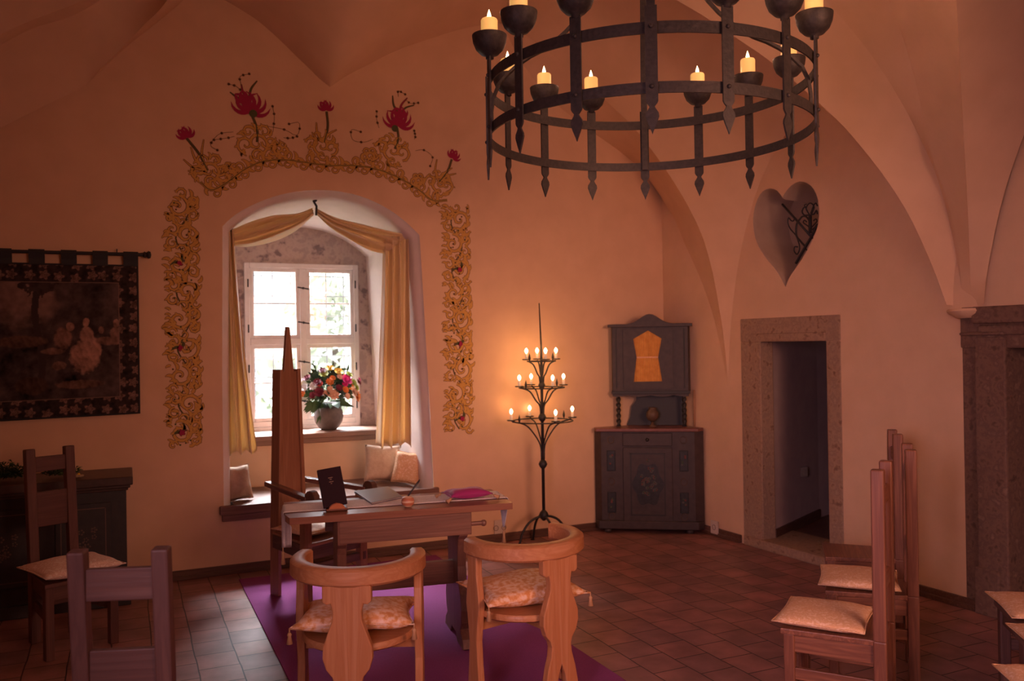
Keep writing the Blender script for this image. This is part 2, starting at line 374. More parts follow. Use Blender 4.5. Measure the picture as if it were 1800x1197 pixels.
for dd, ins in ((0, 0), (0.01, 0.004), (0.03, 0.01), (0.36, 0.02)):
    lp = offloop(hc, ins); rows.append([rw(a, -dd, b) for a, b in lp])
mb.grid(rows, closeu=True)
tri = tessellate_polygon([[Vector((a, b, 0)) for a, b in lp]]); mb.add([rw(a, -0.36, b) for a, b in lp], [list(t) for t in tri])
struct(mb.build('wall_heart_niche', noisy('shaded_grey_plaster', [(0.42, 0.31, 0.24), (0.47, 0.35, 0.27)], nscale=2, rough=0.9, bump=0.1, bscale=14, spec=0.1), smooth=False, auto=40, weld=True))  # greyer plaster, darkened so its colour carries the shade of the recess
mb = MB(); mb.add([(XL, YF, 0), (XL, YB, 0), (XL, YB, ZC), (XL, YF, ZC)], [[0, 1, 2, 3]]); struct(mb.build('wall_left', plaster, fix=False))
mb = MB(); mb.add([(XL, YF, 0), (6, YF, 0), (6, YF, ZC), (XL, YF, ZC)], [[0, 1, 2, 3]]); struct(mb.build('wall_front', plaster, fix=False))

# ------------------------------------------------------------------ vault
def atwalls(px, py):
    a = atY(px, py, YB); b = atR(px, py)
    return a if (a-CAM).length < (b-CAM).length else b
def vert(px, py, p0, p1):
    d2 = (p1-p0); nn = Vector((d2.y, -d2.x, 0)).normalized(); return atplane(px, py, p0, nn)
NV = 34
cA = resample([atwalls(*p) for p in ((1281, 700), (1275, 655), (1255, 560), (1232, 492), (1206, 434), (1174, 366), (1132, 305), (1092, 268), (1041, 232), (986, 190), (940, 142), (905, 90), (885, 42))], NV)
F0 = atR(1281, 700); K = atY(885, 42, YB-0.03)
K2 = Vector((2.55, 5.6, 4.55))
cB0 = [vert(px, py, F0, K) for px, py in ((1282, 700), (1273, 600), (1260, 517), (1246, 452), (1224, 390), (1175, 305), (1114, 224), (1063, 176), (1026, 141), (978, 102), (930, 66))]+[K]
cB = resample(cB0, NV)
PC0 = rc(2.67, 5.24); PC1 = rc(1.064, 5.6)
cC0 = [vert(px, py, PC0, PC1) for px, py in ((1664, 536), (1640, 470), (1601, 384), (1560, 318), (1517, 262), (1478, 217), (1435, 177), (1393, 140), (1345, 101), (1290, 64), (1240, 30), (1185, -2))]
T = cC0[-1] + (cC0[-1]-cC0[-2])*1.4; T.z = cC0[-1].z+0.18
cC0.append(T); cC = resample(cC0, NV)
F1 = cC0[0]
Tm = (K2+T)/2; Tm.z = max(K2.z, T.z)
sm = ((F0-WR0).dot(WRd) + (F1-WR0).dot(WRd))/2
Aw = rw(sm, 0, 3.32)
def ell(a, b, k=8, tv=True):
    # quarter ellipse from a (vertical tangent) to b (horizontal tangent)
    out = []
    for i in range(k+1):
        th = PI/2*i/k; out.append(Vector((a.x+(b.x-a.x)*(1-math.cos(th)), a.y+(b.y-a.y)*(1-math.cos(th)), a.z+(b.z-a.z)*math.sin(th))))
    return out
ridge = ell(Aw, Tm, 8)
wl = resample(ell(F0, Aw, 8)[:-1]+ridge, NV); wr = resample(ell(F1, Aw, 8)[:-1]+ridge, NV)
cBx = resample(cB0+[(K+K2)/2+Vector((0, 0, 0.1)), K2], NV)
def pd(pts): return [CAM + ray(px, py)*(d/ray(px, py).dot(fw)) for px, py, d in pts]
def plan(px0, end, pts):
    p0 = atR(px0[0], px0[1]) ; p0 = Vector((p0.x, p0.y, 0)) + WRn*0.06
    return [vert(px, py, p0, end) for px, py in pts]
cD = pd(((1689, 541, 5.24), (1683, 470, 5.22), (1676, 421, 5.2), (1650, 320, 5.17), (1620, 248, 5.14), (1580, 172, 5.1), (1536, 103, 5.06), (1495, 50, 5.03), (1451, 0, 5.0), (1390, -62, 4.95)))
cE = pd(((1692, 541, 5.2), (1684, 440, 5.17), (1664, 350, 5.13), (1640, 280, 5.08), (1626, 220, 5.02), (1606, 131, 4.92), (1585, 60, 4.82), (1561, 0, 4.7), (1520, -90, 4.5)))
cF = pd(((1707, 545, 5.16), (1704, 440, 5.06), (1699, 327, 4.9), (1692, 200, 4.66), (1681, 0, 4.2), (1672, -110, 3.9)))
cG = [atR(px, py)+WRn*0.02 for px, py in ((1733, 535), (1741, 468), (1765, 355), (1800, 248), (1850, 130), (1930, 10), (2000, -60))]
# back wall web
Wp = atY(580, 153, YB)
wL = [atY(px, py, YB) for px, py in ((580, 153), (562, 139), (545, 122), (520, 98), (500, 78), (474, 54), (444, 30), (394, 0), (345, -24))]
wRt = [atY(px, py, YB) for px, py in ((580, 153), (612, 132), (649, 113), (682, 96), (715, 82), (760, 67), (804, 53), (858, 42), (885, 40))]
WcE = atY(640, -82, 5.1)
wC = ell(Wp, WcE, 8)
wLend = atY(345, -24, YB); WlE = Vector((wLend.x+0.15, 5.1, 4.72))
V2e = atY(835, -100, 5.3)
# left
Vp = atY(150, 150, YB)
vR = [atY(px, py, YB) for px, py in ((150, 150), (172, 129), (194, 108), (230, 76), (267, 47), (314, 8), (345, -24))]
vC = [atY(px, py, YB-0.10*k) for k, (px, py) in enumerate(((150, 150), (180, 118), (226, 72), (255, 42), (278, 20), (294, 0), (315, -34)))]
hL = [atY(px, py, 6.2) for px, py in ((-160, 160), (-80, 120), (0, 80), (55, 51), (130, 27), (200, -15), (280, -60))]
hW = [atY(px, py, YB-0.005) for px, py in ((-160, 300), (-80, 262), (0, 225), (80, 185), (150, 150))] + [p.copy() for p in vC[1:]]
hL = hL[:-1] + [atY(px, py, 6.15) for px, py in ((270, -58), (340, -110))]
hU = [atY(px, py, 6.05) for px, py in ((-160, 144), (-80, 102), (0, 61), (55, 36), (153, -2), (220, -42), (300, -90))]
hT = [Vector((p.x*0.9, p.y-1.3, 4.7)) for p in hU]
_L = resample(wL, NV); _R = resample(wRt, NV); web = []
for j in range(19):
    u = j/18; web.append([_L[i].lerp(_R[i], u)+Vector((0, -1, 0.22))*(1.25*(i/(NV-1))**0.85*math.sin(PI*u)**0.6) for i in range(NV)])
WcE = web[9][-1]; WlE = web[3][-1]
patches = [(cA, cB, 0), (cBx, wl, 0.0), (wr, cC, 0.0), (cC, cD, -0.05), (cD, cE, 0.0), (cE, cF, -0.04), (cF, cG, -0.03),
           (vR, vC, 0), (hW, hL, -0.05), (hL, hU, 0), (hU, hT, 0)]
mb = MB()
for ca, cb, bul in patches:
    a = resample(ca, NV); b = resample(cb, NV); rows = []
    for j in range(11):
        t = j/10; rows.append([a[i].lerp(b[i], t) - Vector((0, 0, bul*4*t*(1-t)*min(1, (a[i]-b[i]).length))) for i in range(NV)])
    mb.grid(rows)
mb.grid(web)
# triangular pieces round the crown knot
def fan(p, q0, q1, k=8):
    rows = []
    for j in range(k+1):
        e = q0.lerp(q1, j/k); rows.append([p.lerp(e, i/k)+Vector((0, 0, 0.12*math.sin(PI*i/k))) for i in range(k+1)])
    mb.grid(rows)
fan(K, WcE, V2e); fan(K, V2e, K2)
mb.build('ceiling', plaster, fix=False, auto=50, weld=True); struct(bpy.data.objects['ceiling'])
mb = MB(); mb.add([(XL, YF, ZC), (6, YF, ZC), (6, YB, ZC), (XL, YB, ZC)], [[0, 1, 2, 3]]); o = mb.build('ceiling', plaster, fix=False); o.name = 'ceiling_crown'; struct(o)
# console under the vault foot
mb = MB()
cs = rsz(1703, 545)[0]
loop = [(-0.145, 0.0), (-0.13, 0.10), (-0.03, 0.17), (0.05, 0.17), (0.12, 0.10), (0.14, 0.0)]
zc = rsz(1703, 546)[1]
rows = [[rw(cs+a*k, b*k+0.001, zc+dz) for a, b in loop] for k, dz in ((0.40, -0.045), (0.68, -0.018), (0.74, -0.002), (0.68, 0.012))]; mb.add(rows[-1], [[5, 4, 3, 2, 1, 0]])
mb.grid(rows); mb.add(rows[0], [[0, 1, 2, 3, 4, 5]])
mb.build('trim_2', plaster, auto=35); struct(bpy.data.objects['trim_2'])

# ------------------------------------------------------------------ baseboards
def bboard(name, pts, side):
    mb = MB()
    for a, b in pts: mb.bar(a, b, 0.02, 0.065)
    for a, b in pts:
        mb.bar(Vector(a)+Vector(side)*0.012-Vector((0, 0, 0.018)), Vector(b)+Vector(side)*0.012-Vector((0, 0, 0.018)), 0.02, 0.03)
    struct(mb.build(name, darkw['x'], bevel=0.004))
bboard('baseboard_back', [((XL, YB-0.011, 0.034), (4.49, YB-0.011, 0.034))], (0, -1, 0))
sF = rsz(1306, 945)[0]; sF2 = rsz(1477, 800)[0]; sG = rsz(1718, 800)[0]
bboard('baseboard_right', [(rw(0.02, 0.011, 0.034), rw(sF-0.01, 0.011, 0.034)), (rw(sF2+0.01, 0.011, 0.034), rw(sG-0.01, 0.011, 0.034))], WRn)

# ------------------------------------------------------------------ door 1 (low stone doorway)
def T_R():   # local x=s, y=n(into room), z
    M = Matrix((WRd, WRn, Vector((0, 0, 1)))).transposed().to_4x4(); M.translation = WR0; return M
TR = T_R()
door1 = bpy.data.objects.new('door_1', None); COL.objects.link(door1); struct(door1)
o0, ot = rsz(1302, 562); o1, ot2 = rsz(1477, 552); ot = (ot+ot2)/2
mb = MB(TR)
mb.box((o0, -0.13, 0.0), (d1l, 0.006, d1t)); struct(mb.build('jamb', stone, door1, bevel=0.008))
mb = MB(TR); mb.box((d1r, -0.30, 0.0), (o1, 0.006, d1t)); struct(mb.build('jamb', stone, door1, bevel=0.008))
mb = MB(TR); mb.box((o0, -0.30, d1t), (o1, 0.008, ot)); mb.box((d1l-0.09, 0.0, d1t+0.0), (d1r, 0.018, d1t+0.065)); struct(mb.build('lintel', stone, door1, bevel=0.008))
mb = MB(TR); mb.box((o0+0.02, -0.45, 0.0), (o1+0.02, 0.03, 0.075)); struct(mb.build('threshold', stone, door1, bevel=0.012))
# passage behind
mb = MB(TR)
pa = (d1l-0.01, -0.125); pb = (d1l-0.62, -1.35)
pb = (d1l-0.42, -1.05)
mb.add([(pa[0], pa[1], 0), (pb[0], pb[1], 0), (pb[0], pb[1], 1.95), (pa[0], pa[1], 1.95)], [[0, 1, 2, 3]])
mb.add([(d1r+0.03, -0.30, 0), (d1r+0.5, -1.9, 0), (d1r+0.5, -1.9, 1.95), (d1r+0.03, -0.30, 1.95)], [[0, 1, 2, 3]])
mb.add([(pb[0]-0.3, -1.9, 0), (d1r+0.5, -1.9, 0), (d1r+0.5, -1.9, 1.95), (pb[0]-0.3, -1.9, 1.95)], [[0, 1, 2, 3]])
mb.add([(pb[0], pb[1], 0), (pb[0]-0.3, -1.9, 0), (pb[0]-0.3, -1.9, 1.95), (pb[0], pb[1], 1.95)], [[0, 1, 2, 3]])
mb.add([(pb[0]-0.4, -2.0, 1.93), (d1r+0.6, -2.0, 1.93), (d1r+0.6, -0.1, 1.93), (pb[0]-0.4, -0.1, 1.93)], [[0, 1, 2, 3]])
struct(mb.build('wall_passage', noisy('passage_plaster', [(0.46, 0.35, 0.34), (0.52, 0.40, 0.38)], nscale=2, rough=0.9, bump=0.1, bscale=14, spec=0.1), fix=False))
mb = MB(TR); mb.add([(pb[0]-0.4, -2.0, 0.06), (d1r+0.6, -2.0, 0.06), (d1r+0.6, -0.12, 0.06), (pb[0]-0.4, -0.12, 0.06)], [[0, 1, 2, 3]]); o = struct(mb.build('floor', darkw['x'], fix=False)); o.name = 'floor_passage'
mb = MB(TR); mb.bar((pa[0], pa[1]+0.0, 0.10), (pb[0], pb[1], 0.10), 0.03, 0.08); struct(mb.build('baseboard_passage', darkw['x']))
t = 0.62; q = (pa[0]+(pb[0]-pa[0])*t+0.012, pa[1]+(pb[1]-pa[1])*t, 0.52)
mb = MB(TR); mb.box((q[0]-0.01, q[1]-0.04, q[2]-0.04), (q[0]+0.008, q[1]+0.04, q[2]+0.04)); mb.box((q[0]+0.006, q[1]-0.012, q[2]-0.02), (q[0]+0.014, q[1]+0.012, q[2]+0.02))
tag(mb.build('light_switch', flat('dim_switch_plastic', (0.3, 0.24, 0.2), 0.4), bevel=0.002), 'small square light switch inside the low stone doorway passage', 'switch')

# ------------------------------------------------------------------ door 2 (large stone portal at the right edge)
door2 = bpy.data.objects.new('door_2', None); COL.objects.link(door2); struct(door2)
g0, gt = rsz(1690, 541); 
mb = MB(TR); mb.box((g0, -0.4, 0.0), (g0+0.10, 0.004, gt-0.10)); mb.box((g0+0.10, -0.35, 0.0), (d2l, 0.035, gt-0.18)); mb.box((g0+0.085, 0, 0), (d2l-0.05, 0.05, 0.28)); mb.box((g0+0.01, 0, gt-0.17), (d2l, 0.045, gt-0.15))
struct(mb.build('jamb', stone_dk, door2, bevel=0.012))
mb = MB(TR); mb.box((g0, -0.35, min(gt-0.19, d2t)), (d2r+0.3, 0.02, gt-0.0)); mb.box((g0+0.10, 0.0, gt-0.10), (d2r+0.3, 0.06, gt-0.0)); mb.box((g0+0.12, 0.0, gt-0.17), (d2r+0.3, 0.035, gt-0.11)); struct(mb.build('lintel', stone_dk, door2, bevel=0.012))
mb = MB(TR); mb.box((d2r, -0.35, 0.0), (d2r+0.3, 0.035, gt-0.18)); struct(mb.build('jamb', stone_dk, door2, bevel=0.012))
mb = MB(TR); mb.box((d2l-0.04, -0.30, 0.02), (d2r+0.05, -0.24, d2t+0.12))
for k in range(5): mb.box((d2l+0.0+k*0.2, -0.245, 0.05), (d2l+0.19+k*0.2, -0.225, d2t+0.1))
struct(mb.build('door_leaf', wood('door_oak', (0.11, 0.050, 0.036), (0.075, 0.036, 0.027), 'z', 0.6), door2, bevel=0.004))

# ================================================================== WINDOW
win = bpy.data.objects.new('window_1', None); COL.objects.link(win); struct(win)
W = wx1-wx0; H = wz1-wz0; y0 = YW-0.005
mb = MB(); fr = 0.045
zm = atY(530, 600, YW).z
mb.box((wx0, y0-0.03, wz0), (wx0+fr, y0+0.06, wz1)); mb.box((wx1-fr, y0-0.03, wz0), (wx1, y0+0.06, wz1))
mb.box((wx0+fr, y0-0.03, wz1-fr), (wx1-fr, y0+0.06, wz1)); mb.box((wx0+fr, y0-0.03, wz0), (wx1-fr, y0+0.06, wz0+0.085))
mb.box((wx0+fr, y0-0.03, zm-0.028), (wx1-fr, y0+0.06, zm+0.028)); xm = (wx0+wx1)/2
mb.box((xm-0.03, y0-0.035, wz0+0.085), (xm+0.03, y0+0.06, wz1-fr))
mb.box((wx0+0.02, y0-0.05, wz0), (wx1-0.02, y0-0.028, wz0+0.035))
struct(mb.build('window_frame', white_fr, win, bevel=0.006))
for (a, b) in ((wx0+fr, xm-0.03), (xm+0.03, wx1-fr)):
    for (c, d) in ((wz0+0.085, zm-0.028), (zm+0.028, wz1-fr)):
        mb = MB(); s_ = 0.032
        mb.box((a, y0-0.02, c), (a+s_, y0+0.025, d)); mb.box((b-s_, y0-0.02, c), (b, y0+0.025, d))
        mb.box((a+s_, y0-0.02, c), (b-s_, y0+0.025, c+s_)); mb.box((a+s_, y0-0.02, d-s_), (b-s_, y0+0.025, d))
        zz = c+(d-c)*0.5; mb.box((a+s_, y0-0.008, zz-0.007), (b-s_, y0+0.018, zz+0.007))
        o = struct(mb.build('casement', white_fr, win, bevel=0.003))
        mb = MB(); mb.add([(a+s_, y0+0.004, c+s_), (b-s_, y0+0.004, c+s_), (b-s_, y0+0.004, d-s_), (a+s_, y0+0.004, d-s_)], [[0, 1, 2, 3]]); struct(mb.build('pane', glassm, o, fix=False))
for z in (wz0+0.25, wz0+0.6, wz0+0.95, wz1-0.22):
    mb = MB(); mb.bar((xm-0.05, y0-0.04, z+0.008), (xm+0.05, y0-0.04, z-0.008), 0.01, 0.012); mb.ball((xm-0.0, y0-0.042, z), 0.012, 8)
    struct(mb.build('latch', iron2, win))
for z in (wz0+0.2, wz0+0.55, wz0+0.9, wz1-0.18):
    for x in (wx0+0.03, wx1-0.03):
        mb = MB(); mb.tube([(x, y0-0.035, z-0.035), (x, y0-0.035, z+0.035)], 0.006, 8); struct(mb.build('hinge', iron2, win))
# outer iron grille
mb = MB()
for k in range(6): x = wx0+W*(k+0.7)/6.2; mb.tube([(x, YW+0.22, wz0-0.02), (x, YW+0.22, wz1+0.02)], 0.005, 6)
for k in range(8): z = wz0+H*(k+0.5)/8; mb.tube([(wx0-0.02, YW+0.225, z), (wx1+0.02, YW+0.225, z)], 0.005, 6)
struct(mb.build('grille', flat('weathered_grille', (0.10, 0.10, 0.11), 0.6), win))
# window board
mb = MB(); mb.box((nl+0.06, ysill-0.02, 0.875), (pr.x-0.06, YW-0.035, 0.918)); mb.box((nl+0.07, ysill+0.0, 0.835), (pr.x-0.07, ysill+0.03, 0.876))
tag(mb.build('window_sill_board', wood('sill_wood', (0.34, 0.20, 0.14), (0.26, 0.14, 0.095), 'x', 0.5), bevel=0.006), 'wooden window board carrying the flower vase under the window', 'window board')
# niche seat
mb = MB(); mb.box((nl-0.03, YB-0.045, 0.437), (pr.x+0.03, YB-0.002, 0.50)); mb.box((nl+0.07, YB-0.002, 0.455), (pr.x-0.14, ysill+0.015, 0.50)); mb.box((nl-0.015, YB-0.028, 0.385), (pr.x+0.015, YB-0.002, 0.436))
tag(mb.build('niche_bench', wood('bench_wood', (0.23, 0.115, 0.08), (0.16, 0.075, 0.05), 'x', 0.5), bevel=0.005), 'wooden bench board across the foot of the window niche', 'bench')

# outside trees
leafm = noisy('foliage', [(0.30, 0.34, 0.26), (0.44, 0.47, 0.38)], nscale=4, rough=0.8, bump=0, spec=0.1)
bark = flat('bark', (0.09, 0.07, 0.06), 0.9)
def tree(x, y, h, r_, label):
    e = thing('tree', label, 'tree', (x, y, -4), 0, 'trees outside the window')
    rnd = random.Random(int(x*100)); mb = MB()
    for k in range(900):
        a = Vector((rnd.gauss(0, 1), rnd.gauss(0, 1), rnd.gauss(0, 1))).normalized()*r_*rnd.uniform(0.55, 1.0)
        a.z = a.z*1.25+h; s_ = rnd.uniform(0.10, 0.24)
        u = Vector((rnd.gauss(0, 1), rnd.gauss(0, 1), rnd.gauss(0, 1))).normalized(); v = u.orthogonal().normalized()
        mb.add([a-u*s_, a+v*s_*0.6, a+u*s_, a-v*s_*0.6], [[0, 1, 2, 3]])
    mb.build('crown', leafm, e, fix=False)
    mb = MB(); mb.tube([(0, 0, 0), (0.1, 0, h*0.5), (0, 0.1, h)], [0.22, 0.16, 0.08], 8); mb.build('trunk', bark, e)
tree(4.3, 19, 5.6, 1.5, 'hazy green tree outside, right half of the upper window panes')
tree(1.2, 17, 3.7, 1.6, 'hazy green tree outside, low in the left window panes')
tree(2.9, 22, 3.4, 2.2, 'hazy green tree outside behind the bouquet')
mb = MB(); mb.add([(-30, 8.2, -4), (30, 8.2, -4), (30, 60, -4), (-30, 60, -4)], [[0, 1, 2, 3]]); struct(mb.build('ground', flat('lawn', (0.12, 0.17, 0.06), 0.9), fix=False))

# ================================================================== CURTAINS
YC = 6.70
def pil(px, py, Y=YC): return atY(px, py, Y)
def swag(name, tops, bots, folds, label):
    n = 46; mm = 40
    a = resample([pil(*p) for p in tops], n); b = resample([pil(*p) for p in bots], n)
    mb = MB(); rows = []
    for j in range(mm+1):
        t = j/mm; row = []
        for i in range(n):
            u = i/(n-1); p = a[i].lerp(b[i], t)
            env = 0.25+0.75*math.sin(PI*u)
            p = p + Vector((0, -0.042*env*math.sin(2*PI*folds*t + 1.2*u + 0.6*math.sin(3*u)) - 0.05*math.sin(PI*t)*env, 0.006*math.sin(2*PI*folds*t*1.3+u*5)*env)); row.append(p)
        rows.append(row)
    mb.grid(rows); o = mb.build(name, curtain_m, None, smooth=True, fix=False)
    so = o.modifiers.new('s', 'SOLIDIFY'); so.thickness = 0.003
    return o
def drape(cols_top, cols_bot, zt, zb, nf, label, amp=0.046, hem=0.02, seed=1):
    """cols: (xL,xR) at top & bottom"""
    n = 110; mm = 46; mb = MB(); rows = []; rnd = random.Random(seed); ph = [rnd.uniform(0, 6) for _ in range(4)]
    for j in range(mm+1):
        t = j/mm; row = []
        for i in range(n+1):
            u = i/n; e = t**1.3
            xl = cols_top[0]+(cols_bot[0]-cols_top[0])*e; xr = cols_top[1]+(cols_bot[1]-cols_top[1])*e
            uu = u + 0.03*math.sin(2*PI*nf*u+ph[0])*(1-t*0.5)
            x = xl+(xr-xl)*uu
            am = amp*(0.65+0.5*t)
            y = YC - am*math.sin(2*PI*nf*u + 0.8*math.sin(2.1*t+ph[1]) + 0.5*math.sin(9*u+ph[2])) - 0.3*am*math.sin(2*PI*nf*2.3*u+ph[3])
            zz = zt + (zb-zt)*t + (hem*math.sin(2*PI*nf*u+1.0)*t if j > mm-4 else 0)
            row.append(Vector((x, y, zz)))
        rows.append(row)
    mb.grid(rows); return mb
ce = thing('curtain', 'gathered cream curtain hanging full length at the right side of the window', 'curtain', (0, 0, 0))
tl = pil(672, 418).x; tr_ = pil(719, 418).x; bl = pil(661, 780).x; br = pil(722, 780).x
o = drape((tl, tr_), (bl, br), pil(700, 416).z, pil(700, 783).z, 3.6, '', seed=3).build('drape', curtain_m, ce, smooth=True, fix=False); o.modifiers.new('s', 'SOLIDIFY').thickness = 0.003
o = swag('swag', [(553, 366), (590, 385), (640, 398), (690, 408), (720, 413)], [(556, 376), (585, 404), (620, 427), (650, 441), (676, 446)], 3, ''); o.parent = ce
ce = thing('curtain', 'gathered cream curtain at the left side of the window, flaring out lower down', 'curtain', (0, 0, 0))
tl = pil(394, 404).x; tr_ = pil(412, 404).x; bl = pil(393, 790).x; br = pil(452, 790).x
o = drape((tl, tr_), (bl, br), pil(405, 404).z, pil(425, 796).z, 3, '', seed=5).build('drape', curtain_m, ce, smooth=True, fix=False); o.modifiers.new('s', 'SOLIDIFY').thickness = 0.003
o = swag('swag', [(408, 404), (440, 392), (480, 381), (520, 376), (549, 366)], [(411, 433), (440, 433), (480, 423), (520, 404), (551, 378)], 2.5, ''); o.parent = ce
# holdbacks
for nm, a, b, lab in (('left', (391, 404), (406, 404), 'black iron curtain peg with ball end at the left side of the niche'), ('right', (737, 412), (719, 413), 'black iron curtain peg with ball end at the right side of the niche')):
    p = pil(*a); q = pil(*b); p.x += -0.03 if nm == 'left' else 0.0
    mb = MB(); mb.tube([p, q], 0.007, 8); mb.ball(q+Vector((0, -0.004, 0)), 0.017, 10); tag(mb.build('curtain_peg', iron2, smooth=True), lab, 'curtain peg')
mb = MB(); p = pil(553, 350); q = pil(553, 380); mb.tube([p+Vector((0, 0, 0.02)), p+Vector((-0.012, -0.02, -0.02)), p+Vector((0.008, -0.03, -0.06)), q+Vector((0, -0.06, 0))], 0.009, 8); mb.ball(p+Vector((0, -0.02, -0.01)), 0.017)
mb.tube([p+Vector((0, 0, 0.0)), p+Vector((0, 0.02, 0.10))], 0.006)
tag(mb.build('curtain_hook', iron2, smooth=True), 'black iron hook holding the two curtain swags at the niche crown', 'hook')

# ================================================================== cushions
def pillow_mb(w, d, h, n=18, pinch=0.06, seed=0, mb=None, T=Matrix()):
    mb = mb or MB(); rnd = random.Random(seed); off = rnd.uniform(0, 50); rows = []
    def P(u, v, sg):
        e = (1-abs(u)**3)*(1-abs(v)**3); k = 1-pinch*(1-(abs(u)*abs(v))**1.5)*max(abs(u), abs(v))**2
        z = sg*h/2*(max(0, e)**0.45)*(1+0.12*noise.noise(Vector((u*1.8+off, v*1.8, sg))))
        return T @ Vector((u*w/2*k, v*d/2*k, z + 0.15*h*noise.noise(Vector((u*1.2+off+9, v*1.2, 0)))))
    for sg in (1, -1):
        mb.grid([[P(-1+2*i/n, -1+2*j/n, sg) for i in range(n+1)] for j in range(n+1)])
    return mb
def tassel(mb, p, l=0.07, mi=0, d=(0, 0, -1)):
    p = Vector(p); d = Vector(d)
    mb.tube([p, p+d*l*0.3], 0.003, 6, mi); mb.tube([p+d*l*0.25, p+d*l*0.4, p+d*l*0.5, p+d*l], [0.006, 0.010, 0.007, 0.013], 8, mi)
def cushion(name, label, cat, w, d, h, M, mat, tass=None, seed=1, group=None, pinch=0.055):
    e = thing(name, label, cat, M.translation, 0, group)
    ML = Matrix.Translation(-M.translation) @ M
    pillow_mb(w, d, h, seed=seed, T=ML, pinch=pinch).build('cover', mat, e, smooth=True, weld=True)
    mb = MB(); pts = []
    for k in range(4):
        for i in range(9):
            u = -1+2*i/9; a, b = ((u, -1), (1, u), (-u, 1), (-1, -u))[k]
            kk = 1-pinch*(1-(abs(a)*abs(b))**1.5); pts.append(ML @ Vector((a*w/2*kk, b*d/2*kk, 0)))
    mb.tube(pts+[pts[0]], 0.0035, 6); mb.build('piping', mat, e, smooth=True)
    for c in (tass or []):
        mb = MB(); tassel(mb, ML @ Vector((c[0]*w/2, c[1]*d/2, 0)), 0.06); mb.build('tassel', gold, e, smooth=True)
    return e

# ================================================================== LADDER-BACK CHAIRS (local: faces +y)
def ladder_chair(label, loc, rz, wd_, bw=0.30, sw=0.40, sd=0.38, hh=1.10, slats=((0.93, 0.085), (0.70, 0.13)), tilt=0.05, group='ladder back chairs', P=0.052):
    e = thing('ladder_back_chair', label, 'chair', loc, rz, group)
    zs_ = 0.41
    for s in (-1, 1):
        mb = MB(); x = s*bw/2
        mb.bar((x, -sd/2, 0), (x, -sd/2+0.0, zs_), P, P, up=(0, 1, 0)); mb.bar((x, -sd/2, zs_-0.002), (x, -sd/2-tilt, hh), P, P, up=(0, 1, 0))
        mb.build('back_post', wd_['z'], e, bevel=0.006)
        mb = MB(); x2 = s*(sw/2-0.03); mb.bar((x2, sd/2-0.02, 0), (x2, sd/2-0.02, zs_-0.02), 0.045, 0.045, up=(0, 1, 0)); mb.build('front_leg', wd_['z'], e, bevel=0.005)
        mb = MB(); mb.bar((x, -sd/2, 0.22), (x2, sd/2-0.02, 0.22), 0.022, 0.05); mb.build('stretcher', wd_['y'], e, bevel=0.003)
        mb = MB(); mb.bar((x, -sd/2, zs_-0.06), (x2, sd/2-0.02, zs_-0.06), 0.024, 0.075); mb.build('apron', wd_['y'], e, bevel=0.003)
    mb = MB(); mb.bar((-sw/2+0.03, sd/2-0.02, zs_-0.06), (sw/2-0.03, sd/2-0.02, zs_-0.06), 0.024, 0.075); mb.build('apron', wd_['x'], e, bevel=0.003)
    for z, h_ in slats:
        y = -sd/2 - tilt*(z-zs_)/(hh-zs_); mb = MB(); mb.bar((-bw/2, y, z), (bw/2, y, z), 0.024, h_); mb.build('back_slat', wd_['x'], e, bevel=0.004)
    mb = MB(); mb.prism([(-bw/2-0.02, -sd/2-0.01), (bw/2+0.02, -sd/2-0.01), (sw/2, sd/2+0.015), (-sw/2, sd/2+0.015)], Matrix(((1, 0, 0, 0), (0, 0, 1, 0), (0, 1, 0, zs_-0.022), (0, 0, 0, 1))), 0.024); mb.build('seat', wd_['x'], e, bevel=0.004)
    return e
def face_rz(fr, ff):    # facing given in camera right/forward terms
    v = rt*fr + fw*ff; return math.atan2(v.y, v.x) - PI/2
def seat_cushion(label, loc, rz, mat, w=0.38, d=0.36, h=0.06, seed=1, dy=0.05, z=0.412, extra=0, group='seat cushions'):
    M = Matrix.Translation(loc) @ Matrix.Rotation(rz+extra, 4, 'Z') @ Matrix.Translation((0, dy, z+h*0.5+0.004))
    return cushion('seat_cushion', label, 'cushion', w, d, h, M, mat, seed=seed, group=group)
# left chair by the sideboard
lc = rc(-2.51, 4.79); rz = face_rz(0.76, -0.65)
ladder_chair('reddish ladder back chair at the left before the dark sideboard', lc, rz, redw, bw=0.215, hh=1.09, slats=((1.0, 0.085), (0.745, 0.20), (0.22, 0.05)))
seat_cushion('pale brocade cushion on the ladder back chair before the sideboard', lc, rz, noisy('daylit_brocade', [(0.84, 0.64, 0.54), (0.74, 0.52, 0.42), (0.92, 0.78, 0.70)], nscale=16, detail=3, rough=0.6, bump=0.15, bscale=40, pos=(0.4, 0.6), spec=0.3), w=0.42, d=0.40, h=0.075, seed=3)  # whitened copy of the brocade; missing daylight is put into its colour
# near chair, bottom left
nc = rc(-1.146, 2.66); rz = face_rz(-0.10, 1.0)
ladder_chair('dark red ladder back chair seen from behind, nearest the camera at bottom left', nc, rz, redw, bw=0.228, sw=0.40, hh=1.085, slats=((0.985, 0.092), (0.73, 0.13)), P=0.047)
